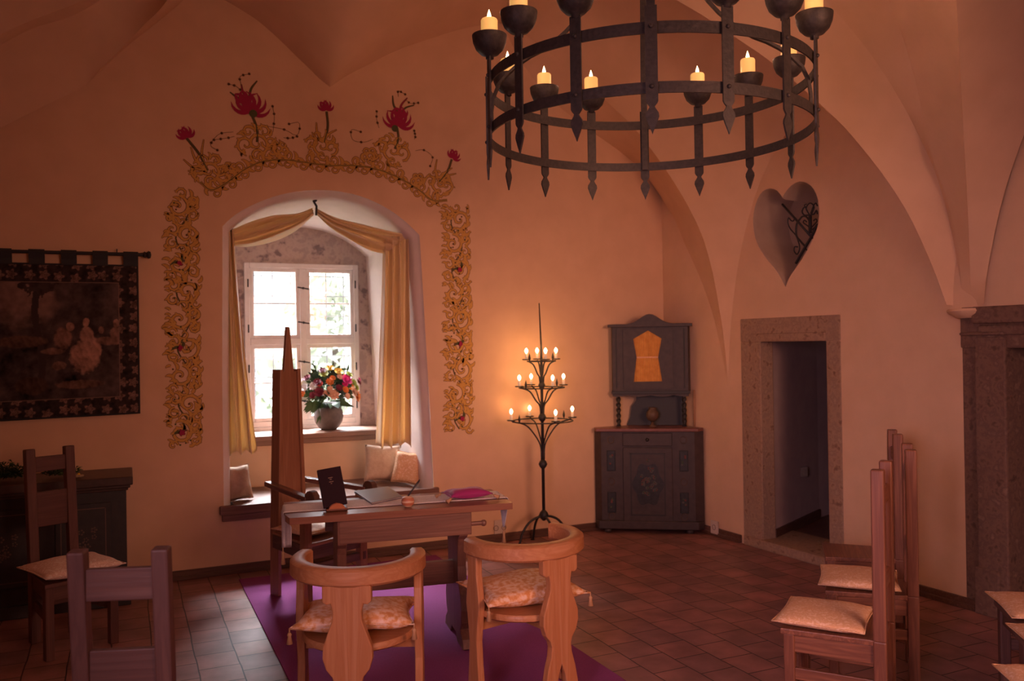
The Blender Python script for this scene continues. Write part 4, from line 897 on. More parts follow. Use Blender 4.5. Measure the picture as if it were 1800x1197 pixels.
# ================================================================== WALL PAINTINGS
ochre = noisy('ochre_paint', [(0.56, 0.30, 0.08), (0.68, 0.39, 0.12)], nscale=30, rough=0.9, bump=0, spec=0.05)
outl = flat('umber_outline_paint', (0.15, 0.075, 0.04), 0.9, spec=0.05); grn = flat('green_paint', (0.105, 0.105, 0.05), 0.9, spec=0.05); crim = flat('crimson_paint', (0.36, 0.030, 0.085), 0.9, spec=0.05)
class Paint:
    def __init__(s): s.mb = MB(); s.k = 0
    def P(s, p, lay): return Vector((p[0], YB-0.0012-0.0007*lay, p[1]))
    def rib(s, pts, w, mi, lay, taper=True):
        n = len(pts); L_ = []; R_ = []
        for i in range(n):
            a = Vector(pts[max(i-1, 0)]); b = Vector(pts[min(i+1, n-1)]); d = (b-a)
            if d.length < 1e-7: d = Vector((1, 0))
            d.normalize(); nn = Vector((-d.y, d.x)); t = i/(n-1)
            ww = w(t) if callable(w) else w*((1-t)**0.6 if taper else 1)
            p = Vector(pts[i]); L_.append(s.P(p+nn*ww/2, lay)); R_.append(s.P(p-nn*ww/2, lay))
        s.mb.grid([L_, R_], mi)
    def stroke(s, pts, w, mi=0):
        s.k = (s.k+1) % 4; dz = s.k*0.12
        wf = (lambda t: w*(0.35+0.65*math.sin(PI*min(1, t*0.9+0.08))**0.7)*(1-0.55*t))
        s.rib(pts, lambda t: wf(t)+0.0075, 1, 0+dz); s.rib(pts, wf, mi, 1+dz)
    def spiral(s, c, r0, th0, turns, w, dirn=1, mi=0, leaves=True):
        n = 26; pts = []
        for i in range(n):
            t = i/(n-1); r_ = r0*(1-t)**0.8+0.004; th = th0+dirn*turns*2*PI*t; pts.append((c[0]+r_*math.cos(th), c[1]+r_*math.sin(th)))
        s.stroke(pts, w, mi)
        if leaves:
            for i in range(1, 18, 3):
                p = pts[i]; a = math.atan2(p[1]-c[1], p[0]-c[0]); s.leaf(p, a+dirn*0.9, r0*0.50*(1-i/30), r0*0.26, mi)
        return pts
    def leaf(s, p, a, l, w, mi=0):
        n = 7; pts = []
        for i in range(n):
            t = i/(n-1); aa = a+0.9*t; pts.append((p[0]+l*t*math.cos(aa), p[1]+l*t*math.sin(aa)))
        wf = lambda t: w*math.sin(PI*min(1, t*0.85+0.15))**0.8*(1-t*0.3)
        s.k = (s.k+1) % 4; dz = s.k*0.12
        s.rib(pts, lambda t: wf(t)+0.006, 1, 0.2+dz); s.rib(pts, wf, mi, 1.2+dz)
    def flower(s, c, r_, a0, petals=7, spread=PI*1.2, mi=3):
        for k in range(petals):
            a = a0-spread/2+spread*k/(petals-1); n = 8; pts = []
            for i in range(n):
                t = i/(n-1); aa = a+(0.8*(t**2))*(-1 if k >= petals/2 else 1); pts.append((c[0]+r_*t*math.cos(aa), c[1]+r_*t*math.sin(aa)))
            s.rib(pts, lambda t: r_*(0.30 if petals < 8 else 0.20)*math.sin(PI*min(1, 0.2+0.8*t))**0.8+0.002, mi, 3+0.13*k+(1.3 if r_ < 0.1 and petals < 7 else 0))
    def disc(s, c, r_, mi, lay=3):
        s.mb.add([s.P((c[0]+r_*math.cos(2*PI*k/10), c[1]+r_*math.sin(2*PI*k/10)), lay) for k in range(10)], [list(range(10))], mi)
    def star(s, c, r_):
        for k in range(3):
            a = PI*k/3+0.4; s.rib([(c[0]-r_*math.cos(a), c[1]-r_*math.sin(a)), c, (c[0]+r_*math.cos(a), c[1]+r_*math.sin(a))], 0.006, 1, 2.5, False)
    def tendril(s, pts, star=True):
        v = resample([Vector((a, b, 0)) for a, b in pts], 14); s.rib([(p.x, p.y) for p in v], 0.0035, 1, 2.2, False)
        if star:
            for i in (4, 9, 13): s.star((v[i].x, v[i].y), 0.011)
PM = [ochre, outl, grn, crim]
def column(x0, x1, z0, z1, label, flip, seed):
    P_ = Paint(); rnd = random.Random(seed); w = x1-x0; h = z1-z0; n = 9; cx = (x0+x1)/2
    cell = h/n; stem = []
    for i in range(60):
        t = i/59; stem.append((cx+flip*math.sin(t*n*PI)*w*0.20, z0+0.02+t*(h-0.05)))
    P_.rib(stem, 0.011, 1, 0.1, False); P_.rib(stem, 0.005, 2, 0.15, False)
    for i in range(n):
        z = z0+cell*(i+0.5); s = flip*(1 if i % 2 else -1)
        P_.spiral((cx+s*w*0.13, z), w*0.34, -s*PI/2+rnd.uniform(-.3, .3), 1.35, w*0.11, s)
        P_.spiral((cx-s*w*0.30, z+cell*0.20), w*0.19, s*PI/2, 1.15, w*0.085, -s)
        P_.spiral((cx-s*w*0.30, z-cell*0.30), w*0.17, PI/2, 1.1, w*0.08, s)
        P_.spiral((cx+s*w*0.36, z-cell*0.44), w*0.13, 0, 1.0, w*0.07, -s)
        P_.spiral((cx, z+cell*0.48), w*0.15, PI, 1.0, w*0.07, s)
        for q in range(13):
            u = rnd.uniform(-.46, .46); P_.leaf((cx+u*w, z+rnd.uniform(-.55, .45)*cell), (0.3+rnd.uniform(-.6, .9)) if u > 0 else (2.0+rnd.uniform(-.9, .6)), w*0.24, w*0.11)
        for q in range(6):
            e = rnd.choice((-1, 1)); P_.leaf((cx+e*w*0.40, z+rnd.uniform(-.5, .5)*cell), (0.2 if e > 0 else PI-1.0)+rnd.uniform(-.5, .5), w*0.17, w*0.08)
        P_.disc((cx+s*w*0.13, z), w*0.035, 1, 2.6)
        for q in range(4): P_.disc((cx+rnd.uniform(-.35, .35)*w, z+rnd.uniform(-.5, .5)*cell), w*0.03, rnd.choice((1, 2)), 2.7)
        if i in (0, 3, 6):
            for a in range(5): P_.leaf((cx-flip*w*0.10, z), 2*PI*a/5, w*0.12, w*0.09, 3)
            P_.disc((cx-flip*w*0.10, z), w*0.07, 3, 3.4)
            for a in (-1, 1): P_.leaf((cx-flip*w*0.10, z), a+PI/2, w*0.3, w*0.10, 2)
    o = P_.mb.build('wall_painting', PM, fix=False); tag(o, label, 'wall painting', 'ornamental wall paintings'); return o
a = atY(290, 337, YB); b = atY(355, 783, YB); column(a.x, b.x, b.z, a.z, 'painted ochre scrollwork column on the wall left of the window niche', 1, 3)
a = atY(778, 362, YB); b = atY(831, 757, YB); column(a.x, b.x, b.z, a.z, 'painted ochre scrollwork column on the wall right of the window niche', -1, 4)
P_ = Paint()
def wp(px, py): p = atY(px, py, YB); return (p.x, p.z)
SX = (wp(700, 300)[0]-wp(500, 300)[0])/200   # metres per pixel roughly
st = [(352, 320), (372, 334), (400, 320), (430, 298), (462, 284), (500, 281), (540, 286), (580, 291), (620, 291), (660, 297), (700, 312), (735, 333), (760, 352), (786, 352)]
sv = [(p.x, p.y) for p in resample([Vector(wp(*p)+(0,)) for p in st], 70)]
P_.rib(sv, 0.022, 1, 0.4, False); P_.rib(sv, 0.015, 0, 0.9, False); P_.rib(sv, 0.006, 2, 2.0, False)
rnd = random.Random(9)
for i in range(2, 68, 2):
    p = sv[i]; q = sv[i+1]; a = math.atan2(q[1]-p[1], q[0]-p[0]); s = 1 if (i//2) % 2 else -1
    P_.leaf(p, a+s*0.9, 0.075, 0.030); P_.leaf(p, a-s*1.9, 0.055, 0.026)
    if i % 4 == 0: P_.spiral((p[0]+0.03*math.cos(a-PI/2), p[1]+0.03*math.sin(a-PI/2)), 0.032, a+PI/2, 1.1, 0.014, s, leaves=False)
    if i % 6 == 0: P_.spiral((p[0]+0.035*math.cos(a+PI/2), p[1]+0.04*math.sin(a+PI/2)), 0.034, a-PI/2, 1.1, 0.014, -s, leaves=False)
def cluster(px, py, r_, s=1):
    c = wp(px, py)
    P_.spiral(c, r_*0.55, -PI/2, 1.3, 0.024, s); P_.spiral((c[0]-s*r_*0.55, c[1]-r_*0.1), r_*0.42, -PI/2, 1.2, 0.02, -s); P_.spiral((c[0]+s*r_*0.6, c[1]+r_*0.1), r_*0.36, PI, 1.2, 0.018, s)
    P_.spiral((c[0]-s*r_*0.4, c[1]+r_*0.55), r_*0.30, 0, 1.1, 0.016, s); P_.spiral((c[0]+s*r_*0.35, c[1]+r_*0.62), r_*0.30, PI, 1.1, 0.016, -s); P_.spiral((c[0], c[1]-r_*0.6), r_*0.3, 0, 1.1, 0.016, s)
    for k in range(12):
        a = rnd.uniform(0, 2*PI); P_.leaf((c[0]+r_*0.7*math.cos(a), c[1]+r_*0.7*math.sin(a)), a+rnd.uniform(-.6, .6), r_*0.36, r_*0.14)
def sprig(base, tip, w=0.014):
    v = [wp(*base), wp((base[0]+tip[0])/2+4, (base[1]+tip[1])/2), wp(*tip)]; q = [(p.x, p.y) for p in resample([Vector(a+(0,)) for a in v], 12)]
    P_.rib(q, w+0.006, 1, 0.6, False); P_.rib(q, w*0.6, 2, 1.9, False)
cluster(368, 300, 0.13, 1); cluster(452, 252, 0.15, 1); cluster(566, 256, 0.125, -1); cluster(690, 264, 0.145, -1); cluster(772, 322, 0.12, -1)
cluster(490, 262, 0.07, -1); cluster(650, 275, 0.07, 1); cluster(405, 300, 0.07, -1); cluster(735, 318, 0.06, 1)
for b0, t0 in (((365, 300), (328, 243)), ((452, 250), (444, 205)), ((570, 250), (574, 196)), ((694, 262), (698, 225)), ((772, 320), (794, 280))): sprig(b0, t0)
def frond(base, tips):
    for t_, mi, w in tips:
        c = ((base[0]+t_[0])/2+(t_[1]-base[1])*0.12, (base[1]+t_[1])/2-(t_[0]-base[0])*0.12)
        q = [(p.x, p.y) for p in resample([Vector(wp(*p)+(0,)) for p in (base, c, t_)], 12)]; P_.stroke(q, w, mi)
frond((365, 300), (((335, 258), 0, 0.018), ((322, 280), 0, 0.018), ((330, 300), 0, 0.018), ((358, 245), 0, 0.016)))
frond((772, 322), (((795, 295), 0, 0.016), ((802, 305), 0, 0.016), ((800, 330), 0, 0.016), ((768, 280), 0, 0.016)))
frond((568, 250), (((556, 215), 0, 0.018), ((592, 228), 0, 0.016), ((548, 232), 0, 0.016)))
P_.flower(wp(328, 240), 0.075, R(110)); P_.flower(wp(573, 192), 0.07, R(95)); P_.flower(wp(796, 277), 0.07, R(60))
P_.flower(wp(440, 196), 0.15, R(85), 9, PI*1.3); P_.flower(wp(700, 220), 0.14, R(85), 9, PI*1.3)
P_.flower(wp(430, 180), 0.09, R(100), 5, PI*0.9); P_.flower(wp(704, 205), 0.08, R(80), 5, PI*0.9)
P_.disc(wp(445, 200), 0.03, 2, 5.6); P_.disc(wp(694, 226), 0.028, 2, 5.6)
frond((438, 175), (((404, 162), 2, 0.012), ((452, 142), 2, 0.014), ((424, 148), 3, 0.014))); frond((702, 200), (((690, 168), 2, 0.014), ((716, 172), 3, 0.014), ((728, 185), 2, 0.010)))
for tv in (((430, 165), (415, 152), (402, 148)), ((424, 150), (422, 135), (438, 130)), ((480, 232), (482, 205), (479, 187)), ((470, 222), (500, 228), (522, 238), (526, 216), (508, 218)), ((410, 232), (385, 236), (370, 255), (382, 264)), ((412, 240), (398, 243), (376, 246)), ((498, 242), (510, 243), (522, 240)),
           ((655, 245), (640, 250), (620, 246), (618, 228), (634, 232)), ((666, 225), (662, 210), (662, 196)), ((712, 175), (722, 182), (735, 181)), ((700, 170), (700, 160), (712, 166)), ((730, 265), (745, 264), (760, 276), (756, 292)), ((728, 245), (730, 240), (728, 230))):
    P_.tendril([wp(*p) for p in tv])
o = P_.mb.build('wall_painting', PM, fix=False); tag(o, 'painted scrollwork crown with crimson flowers arching over the window niche', 'wall painting', 'ornamental wall paintings')

# ================================================================== TAPESTRY
def tapestry():
    xr = atY(245, 600, YB-0.03).x; zt_ = atY(245, 466, YB-0.03).z; zb_ = atY(245, 727, YB-0.03).z; xl = xr-1.62
    w = xr-xl; h = zt_-zb_; nx, nz_ = 330, 230
    me = bpy.data.meshes.new('cloth'); vs = []; cols = []
    def N3(x, y, s, k=0): return noise.fractal(Vector((x*s, y*s, k*7.3)), 0.8, 2.1, 4)
    fig = [ # cx, cz, rx, rz, brightness  (u from right edge px frame converted)
        (0.585+0.0, 0.395, 0.052, 0.055, .9), (0.64, 0.40, 0.045, 0.10, 1.0)]
    # metres per px on tapestry: use picture pixel frame for the figures
    mpp = (atY(245, 600, YB).x-atY(145, 600, YB).x)/100
    def PX(px, py): return ((xr - (245-px)*mpp), (zt_ - (py-466)*mpp*1.02))
    E = [(150, 640, 27, 34, .95), (153, 600, 13, 18, .85), (152, 575, 6, 9, 1.0), (163, 625, 16, 24, 1.0), (112, 605, 16, 22, .62), (125, 583, 8, 9, .85), (95, 628, 22, 7, .55), (178, 590, 5, 8, .6), (204, 600, 12, 20, .75), (204, 578, 6, 9, .9), (188, 610, 20, 9, .55), (105, 655, 14, 9, .55), (140, 690, 45, 9, .42), (45, 610, 45, 12, .30), (60, 690, 30, 18, .2)]
    E = [(PX(a, b), rx*mpp, rz_*mpp, s) for a, b, rx, rz_, s in E]
    for j in range(nz_+1):
        for i in range(nx+1):
            u = i/nx; v = j/nz_; x = xl+u*w; z = zb_+v*h
            vs.append((x, YB-0.028+0.004*math.sin(u*21)+0.003*noise.noise(Vector((x*4, z*3, 0))), z - 0.012*(1-v)*(1-u)*0 - (0.02*(1-u)*(1-v))))
            m_ = min(x-xl, xr-x, z-zb_, zt_-z)
            base = Vector((0.095, 0.066, 0.062))
            if m_ < 0.012: c_ = Vector((0.035, 0.035, 0.038))
            elif m_ < 0.125:
                c_ = base*0.5
                # blossoms
                s = 11.0; best = 9
                gx, gy = math.floor(x*s), math.floor(z*s)
                for di in (-1, 0, 1):
                    for dj in (-1, 0, 1):
                        hsh = noise.cell_vector(Vector((gx+di+0.5, gy+dj+0.5, 3.3)))
                        dx = x*s-(gx+di+0.5+0.35*hsh.x); dz = z*s-(gy+dj+0.5+0.35*hsh.y); r_ = math.hypot(dx, dz)
                        if hsh.z > -0.3:
                            ang = math.atan2(dz, dx); rr = 0.42*(0.78+0.22*math.cos(5*ang)); 
                            if r_ < rr: best = min(best, r_/rr)
                if best < 1: c_ = Vector((0.27, 0.16, 0.13))*(0.35+0.65*abs(math.sin(best*6.3))) 
                c_ = c_*(0.8+0.5*N3(x, z, 30, 2))
            elif m_ < 0.131: c_ = Vector((0.22, 0.14, 0.11))
            else:
                n1 = N3(x, z, 6, 1); n2 = N3(x, z, 22, 5)
                c_ = base*(0.75+0.55*n1+0.35*n2)
                # sky opening upper left
                sx, sz = PX(48, 530); q = 1-((x-sx)/(0.22))**2-((z-sz)/0.20)**2 + 0.8*N3(x, z, 5, 8)
                if q > 0: c_ = c_.lerp(Vector((0.26, 0.165, 0.135))*(0.85+0.2*n2), min(1, q*1.5))
                # dark tree in the opening
                tx_, tz_ = PX(72, 545)
                if abs(x-tx_-0.02*math.sin(z*9)) < 0.02+0.0 and z < tz_+0.10: c_ = base*0.55
                if ((x-tx_)/0.11)**2+((z-tz_-0.13)/0.07)**2+0.9*n2 < 0.75: c_ = base*(0.6+0.3*n2)
                for (cx, cz), rx, rz_, s in E:
                    q = 1-((x-cx)/rx)**2-((z-cz)/rz_)**2+0.25*n2
                    if q > 0: c_ = c_.lerp(Vector((0.42, 0.235, 0.175))*s*(0.85+0.10*math.sin((x*1.2+z*0.5+0.02*n2)*150)+0.4*n2), min(1, q*3))
            cols.append((max(0.008, c_.x), max(0.007, c_.y), max(0.007, c_.z), 1))
    fs = [(j*(nx+1)+i, j*(nx+1)+i+1, (j+1)*(nx+1)+i+1, (j+1)*(nx+1)+i) for j in range(nz_) for i in range(nx)]
    me.from_pydata(vs, [], fs); ca = me.color_attributes.new('picture', 'FLOAT_COLOR', 'POINT')
    ca.data.foreach_set('color', [c for q in cols for c in q])
    mt, nt, b = newmat('woven_picture'); at = nt.nodes.new('ShaderNodeAttribute'); at.attribute_name = 'picture'; nt.links.new(at.outputs['Color'], b.inputs['Base Color']); b.inputs['Roughness'].default_value = 0.95; b.inputs['Specular IOR Level'].default_value = 0.1
    e = thing('tapestry', 'dark woven tapestry with figures in a park, hung on a rod on the back wall', 'tapestry', (0, 0, 0))
    o = link('cloth', me, mt, e, True); so = o.modifiers.new('s', 'SOLIDIFY'); so.thickness = 0.004
    tabm = flat('tapestry_edge_cloth', (0.038, 0.038, 0.042), 0.9)
    zr = zt_+0.072; yr = YB-0.045
    x = xr
    while x > xl:
        mb = MB(); x0 = x-0.095; pts = []
        rows = [[Vector((xx, yy, zz)) for xx in (x0, x)] for yy, zz in ((YB-0.024, zt_-0.008), (YB-0.022, zt_+0.04), (yr+0.016, zr), (yr, zr+0.016), (yr-0.016, zr), (YB-0.036, zt_+0.03), (YB-0.034, zt_-0.008))]
        mb.grid(rows); o = mb.build('hanging_tab', tabm, e, fix=False); o.modifiers.new('s', 'SOLIDIFY').thickness = 0.003
        x -= 0.192
    mb = MB(); mb.tube([(xl-0.1, yr, zr), (xr+0.03, yr, zr)], 0.012, 10); mb.lathe([(0.012, 0), (0.024, 0.01), (0.016, 0.022), (0.028, 0.036), (0.022, 0.05), (0.0, 0.055)], n=14)
    k = len(mb.v)-14*6
    for i in range(k, len(mb.v)): v = mb.v[i]; mb.v[i] = Vector((xr+0.03+v.z, yr+v.y, zr+v.x))
    for xx in (xr-0.135, xl+0.1):
        mb.bar((xx, YB, zr+0.004), (xx, yr, zr+0.004), 0.012, 0.012); mb.tube([(xx, yr, zr+0.01), (xx, yr, zr+0.035)], 0.004, 6)
    mb.build('rod', iron2, e, auto=40)
tapestry()

# ================================================================== SIDEBOARD at left
sx1 = atY(222, 870, 6.05).x; szt = atY(228, 838, 6.02).z
sb = thing('sideboard', 'low dark painted sideboard with outlined flower panels under the tapestry', 'sideboard', (sx1, 6.08, 0))
Ws = 1.45
mb = MB(); mb.box((-Ws, 0, 0.06), (0, 0.43, szt-0.09)); mb.box((-Ws-0.02, -0.02, 0.0), (0.02, 0.43, 0.08)); mb.build('carcass', greenw, sb, bevel=0.004)
mb = MB(); mb.box((-Ws-0.04, -0.05, szt-0.055), (0.04, 0.43, szt)); mb.box((-Ws-0.025, -0.03, szt-0.075), (0.025, 0.43, szt-0.055)); mb.box((-Ws-0.012, -0.015, szt-0.092), (0.012, 0.43, szt-0.075)); mb.build('top', noisy('painted_top', [(0.055, 0.034, 0.03), (0.085, 0.05, 0.042)], nscale=5, rough=0.4), sb, bevel=0.006)
linem = flat('painted_line', (0.13, 0.08, 0.065), 0.6); flm = flat('painted_flower', (0.12, 0.075, 0.06), 0.6)
for x0, x1 in ((-0.41, -0.09), (-0.86, -0.52), (-1.36, -0.97)):
    mb = MB(); z0, z1 = 0.19, szt-0.16
    mb.box((x0, -0.012, z0), (x1, 0.002, z1)); p_ = mb.build('door', greenw, sb, bevel=0.004)
    mb = MB(); t = 0.006; a, b, c, d = x0+0.03, x1-0.03, z0+0.03, z1-0.03; y = -0.0135
    for q in (((a, y, c), (b, y+0.001, c+t)), ((a, y, d-t), (b, y+0.001, d)), ((a, y, c), (a+t, y+0.001, d)), ((b-t, y, c), (b, y+0.001, d))): mb.box(*q)
    mb.build('painted_line', linem, p_)
    mb = MB(); rnd = random.Random(2); cx = (a+b)/2; cz = (c+d)/2
    for k in range(12):
        ox, oz = rnd.uniform(-.06, .06), rnd.uniform(-.08, .08); pr_ = rnd.uniform(0.010, 0.018)
        for q in range(5): th = 2*PI*q/5; mb.ball((cx+ox+pr_*math.cos(th), y, cz+oz+pr_*math.sin(th)), pr_*0.45, 6, sz=(1, 0.1, 1))
    mb.build('painted_flower', flm, p_)
def greens(cx, cy, cz, rx, n, label, seed, h=0.05):
    rnd = random.Random(seed); mb = MB()
    for k in range(n):
        p = Vector((cx+max(-rx*0.95, min(rx*0.95, rnd.gauss(0, rx*0.5))), cy+rnd.gauss(0, 0.05), cz+0.012+abs(rnd.gauss(0, h*0.5)))); a = rnd.uniform(0, 2*PI)
        d = Vector((math.cos(a), math.sin(a)*0.6, rnd.uniform(0.1, 0.8))).normalized()
        leaf(mb, p, d, rnd.uniform(0.025, 0.05), rnd.uniform(0.006, 0.012), rnd.choice((0, 0, 1)))
    for k in range(5):
        a = rnd.uniform(-1, 1); mb.tube([(cx-rx*0.8+k*0.03, cy, cz+0.012), (cx-rx*0.4*a, cy-0.02, cz+0.05), (cx+rx*0.7, cy+0.02*a, cz+0.02)], 0.003, 5, 0)
    tag(mb.build('evergreen_sprigs', lfm, fix=False), label, 'greenery')
p = atz(30, 838, szt); greens(p.x-0.06, 6.24, szt, 0.15, 420, 'heap of dark evergreen sprigs on the left of the sideboard', 3, 0.07)
p = atz(90, 840, szt); greens(p.x+0.06, 6.24, szt, 0.09, 180, 'low dark evergreen sprigs behind the ladder back chair on the sideboard', 4, 0.03)
p = atz(138, 842, szt)
e = thing('flower_ornament', 'tiny cream blossom lying on the sideboard top', 'flower', (p.x, 6.12, szt+0.002))
mb = MB()
for q in range(6): th = 2*PI*q/6; mb.ball((0.018*math.cos(th), 0.012*math.sin(th), 0.014), 0.013, 8, sz=(1, 1, 0.7))
mb.build('petals', flat('cream_petal', (0.45, 0.33, 0.20), 0.7), e, smooth=True)
mb = MB(); mb.ball((0, 0, 0.024), 0.009, 8); mb.build('centre', petm['yellow'], e)
mb = MB(); mb.tube([(-0.02, 0.0, 0.01), (-0.045, 0.0, 0.03), (-0.06, 0.01, 0.035)], 0.002, 6); mb.build('stem', lfm[1], e)

# ================================================================== CANDELABRA
cc = rc((951-900)/1500*6.95, 6.95)
ca_ = thing('floor_candelabra', 'tall black iron floor candelabra with three tiers of lit electric candles', 'candelabra', cc)
mb = MB(); mb.tube([(0, 0, 0.24), (0, 0, 1.45), (0.0, 0, 1.62), (-0.012, 0, 1.975)], [0.013, 0.012, 0.008, 0.004], 10); mb.build('stem', iron2, ca_, smooth=True)
for z, r_ in ((0.25, 0.040), (0.665, 0.036), (1.045, 0.034), (1.305, 0.030)):
    mb = MB(); mb.lathe([(0.012, z-r_*1.1), (r_*0.75, z-r_*0.6), (r_, z), (r_*0.75, z+r_*0.6), (0.012, z+r_*1.1)], n=14); mb.build('knop', iron2, ca_, smooth=True)
for k in range(4):
    a = R(22+90*k)-YAW; c, s = math.cos(a), math.sin(a)
    pts = [(c*r_, s*r_, z) for r_, z in ((0.01, 0.24), (0.06, 0.235), (0.13, 0.20), (0.19, 0.12), (0.215, 0.04), (0.235, 0.006))]
    mb = MB(); mb.tube(resample(pts, 14), 0.010, 8); mb.lathe([(0.0, 0.0), (0.018, 0.0), (0.018, 0.006), (0, 0.008)], (c*0.238, s*0.238, 0), n=12); mb.build('foot', iron2, ca_, smooth=True)
tier = [(1.035, 0.27, 0.70, 21), (1.305, 0.20, 1.05, 24), (1.52, 0.125, 1.30, 14)]
for ti, (zt_, rr, zlow, ang) in enumerate(tier):
    mb = MB(); pts = [(rr*0.92*math.cos(2*PI*i/36), rr*0.92*math.sin(2*PI*i/36), zt_-0.018) for i in range(37)]; mb.tube(pts, 0.0055, 6, caps=False); mb.build('tier_ring', iron2, ca_, smooth=True)
    for k in range(4):
        a = R(ang+90*k)-YAW; c, s = math.cos(a), math.sin(a)
        for da in (0,):
            pts = [(c*q, s*q, z) for q, z in ((0.012, zlow), (0.020, zlow+(zt_-zlow)*0.35), (rr*0.28, zt_-0.12), (rr*0.55, zt_-0.045), (rr*0.95, zt_-0.014))]
            mb = MB(); mb.tube(resample(pts, 16), 0.0065, 6); mb.build('arm', iron2, ca_, smooth=True)
        cx, cy = c*rr, s*rr
        mb = MB(); mb.lathe([(0.0, -0.008), (0.034, -0.006), (0.036, 0.0), (0.034, 0.002), (0.0, 0.002)], (cx, cy, zt_), n=16); mb.build('drip_pan', iron2, ca_, smooth=True)
        mb = MB(); mb.lathe([(0.0115, 0.002), (0.0115, 0.040), (0.009, 0.046), (0.0, 0.046)], (cx, cy, zt_), n=14); cn = mb.build('candle', ecan, ca_, smooth=True)
        mb = MB(); mb.lathe([(0.004, 0.046), (0.011, 0.056), (0.0145, 0.068), (0.011, 0.080), (0.004, 0.090), (0.0, 0.092)], (cx, cy, zt_), n=12); mb.build('bulb', bulb_m, cn, smooth=True)
    for k in range(4):
        a = R(ang+45+90*k)-YAW; point('candelabra_lamp', cc+Vector((rr*1.0*math.cos(a), rr*1.0*math.sin(a), zt_+0.10)), 0.50, WARM, 0.03)
    # small dark leaf ornaments
    for k in (0, 2):
        a = R(ang+90*k+25)-YAW; mb = MB(); p = Vector((rr*math.cos(a), rr*math.sin(a), zt_)); mb.tube([p-Vector((0, 0, 0.02)), p+Vector((0, 0, 0.012)), p+Vector((0, 0, 0.05))], [0.004, 0.012, 0.001], 6); mb.build('leaf_finial', iron2, ca_)

# ================================================================== CORNER CABINET
cA0 = atY(1031, 934, YB-0.03); cA0.z = 0
P1 = Vector((atz(1033, 930, 0).x, atz(1033, 930, 0).y, 0)); P1 = Vector((3.72, 6.40, 0)); P2 = rw(rsz(1242, 938)[0], 0.10, 0)
P1 = atz(1034, 927, 0); P1 = CAM*0 + Vector((P1.x, min(P1.y, 6.44), 0)); 
ux = (P2-P1); LW = ux.length; ux.normalize(); ang = math.atan2(ux.y, ux.x)
cab = thing('corner_cabinet', 'dark painted two-part corner cabinet with a golden-curtained upper door', 'cabinet', P1, ang)
Minv = (Matrix.Translation(P1) @ Matrix.Rotation(ang, 4, 'Z')).inverted()
def CL(p): q = Minv @ Vector((p.x, p.y, 0)); return (q.x, q.y)
c_corner = CL(WR0+Vector((-0.02, -0.02, 0))); cw1 = CL(Vector((P1.x+0.0, YB-0.02, 0))); cw2 = CL(P2-WRn*0.085)
MXY = lambda z: Matrix(((1, 0, 0, 0), (0, 0, 1, 0), (0, 1, 0, z), (0, 0, 0, 1)))
footp = [(0.0, 0.0), (LW, 0.0), cw2, c_corner, cw1]
HB = 0.905
mb = MB(); mb.prism([(0.01, 0.012), (LW-0.01, 0.012), cw2, c_corner, cw1], MXY(0.05), HB-0.08); mb.build('base_carcass', cabw, cab, bevel=0.004)
mb = MB(); mb.prism([(-0.015, -0.02), (LW+0.015, -0.02), (cw2[0]+0.0, cw2[1]), c_corner, (cw1[0], cw1[1])], MXY(0.035), 0.07); mb.build('plinth', cabw, cab, bevel=0.006)
for x in (0.06, LW-0.06): mb = MB(); mb.lathe([(0, 0), (0.028, 0.0), (0.034, 0.018), (0.028, 0.036), (0, 0.036)], (x, 0.03, 0)); mb.build('foot', cabw, cab, smooth=True)
mb = MB(); mb.prism([(-0.03, -0.03), (LW+0.02, -0.03), (cw2[0]+0.0, cw2[1]), c_corner, (cw1[0], cw1[1])], MXY(HB-0.03), 0.028); mb.build('worktop', noisy('cabinet_top', [(0.17, 0.065, 0.05), (0.22, 0.085, 0.062)], nscale=8, rough=0.35), cab, bevel=0.005)
mb = MB(); mb.box((0.20, -0.008, 0.75), (LW-0.20, 0.013, 0.86)); dr = mb.build('drawer', cabw, cab, bevel=0.004)
mb = MB(); mb.ball((LW/2, -0.016, 0.805), 0.016, 10); mb.build('knob', cabdk, dr, smooth=True)
mb = MB(); mb.box((0.20, -0.006, 0.10), (LW-0.20, 0.013, 0.735)); dd = mb.build('door', cabw, cab, bevel=0.004)
mb = MB(); cx = LW/2; cz = 0.42; x0, x1, z0, z1 = 0.26, LW-0.26, 0.15, 0.69
for q in (((x0, -0.0085, z0), (x1, -0.005, z0+0.012)), ((x0, -0.0085, z1-0.012), (x1, -0.005, z1)), ((x0, -0.0085, z0), (x0+0.012, -0.005, z1)), ((x1-0.012, -0.0085, z0), (x1, -0.005, z1))): mb.box(*q)
mb.build('panel_moulding', cabdk, dd)
mb = MB(); poly = []
for i in range(40):
    th = 2*PI*i/40; k = 1+0.10*math.cos(6*th); poly.append((cx+0.125*k*math.cos(th), cz+0.18*k*math.sin(th)))
mb.prism(poly, Matrix.Translation((0, -0.0095, 0)), 0.004); pn_ = mb.build('painted_medallion', cabpan, dd)
mb = MB(); rnd = random.Random(8)
fcol = [flat('muted_red', (0.12, 0.03, 0.025), 0.6), flat('muted_grey', (0.075, 0.07, 0.06), 0.6), flat('muted_green', (0.04, 0.055, 0.03), 0.6)]
for k in range(26):
    ox, oz = rnd.gauss(0, .038), rnd.gauss(0.0, .055)
    for q in range(5): th = 2*PI*q/5; mb.ball((cx+ox+0.010*math.cos(th), -0.010, cz+oz+0.010*math.sin(th)), 0.006, 6, mi=rnd.choice((0, 1, 1, 2)), sz=(1, 0.15, 1))
mb.build('floral_painting', fcol, pn_)
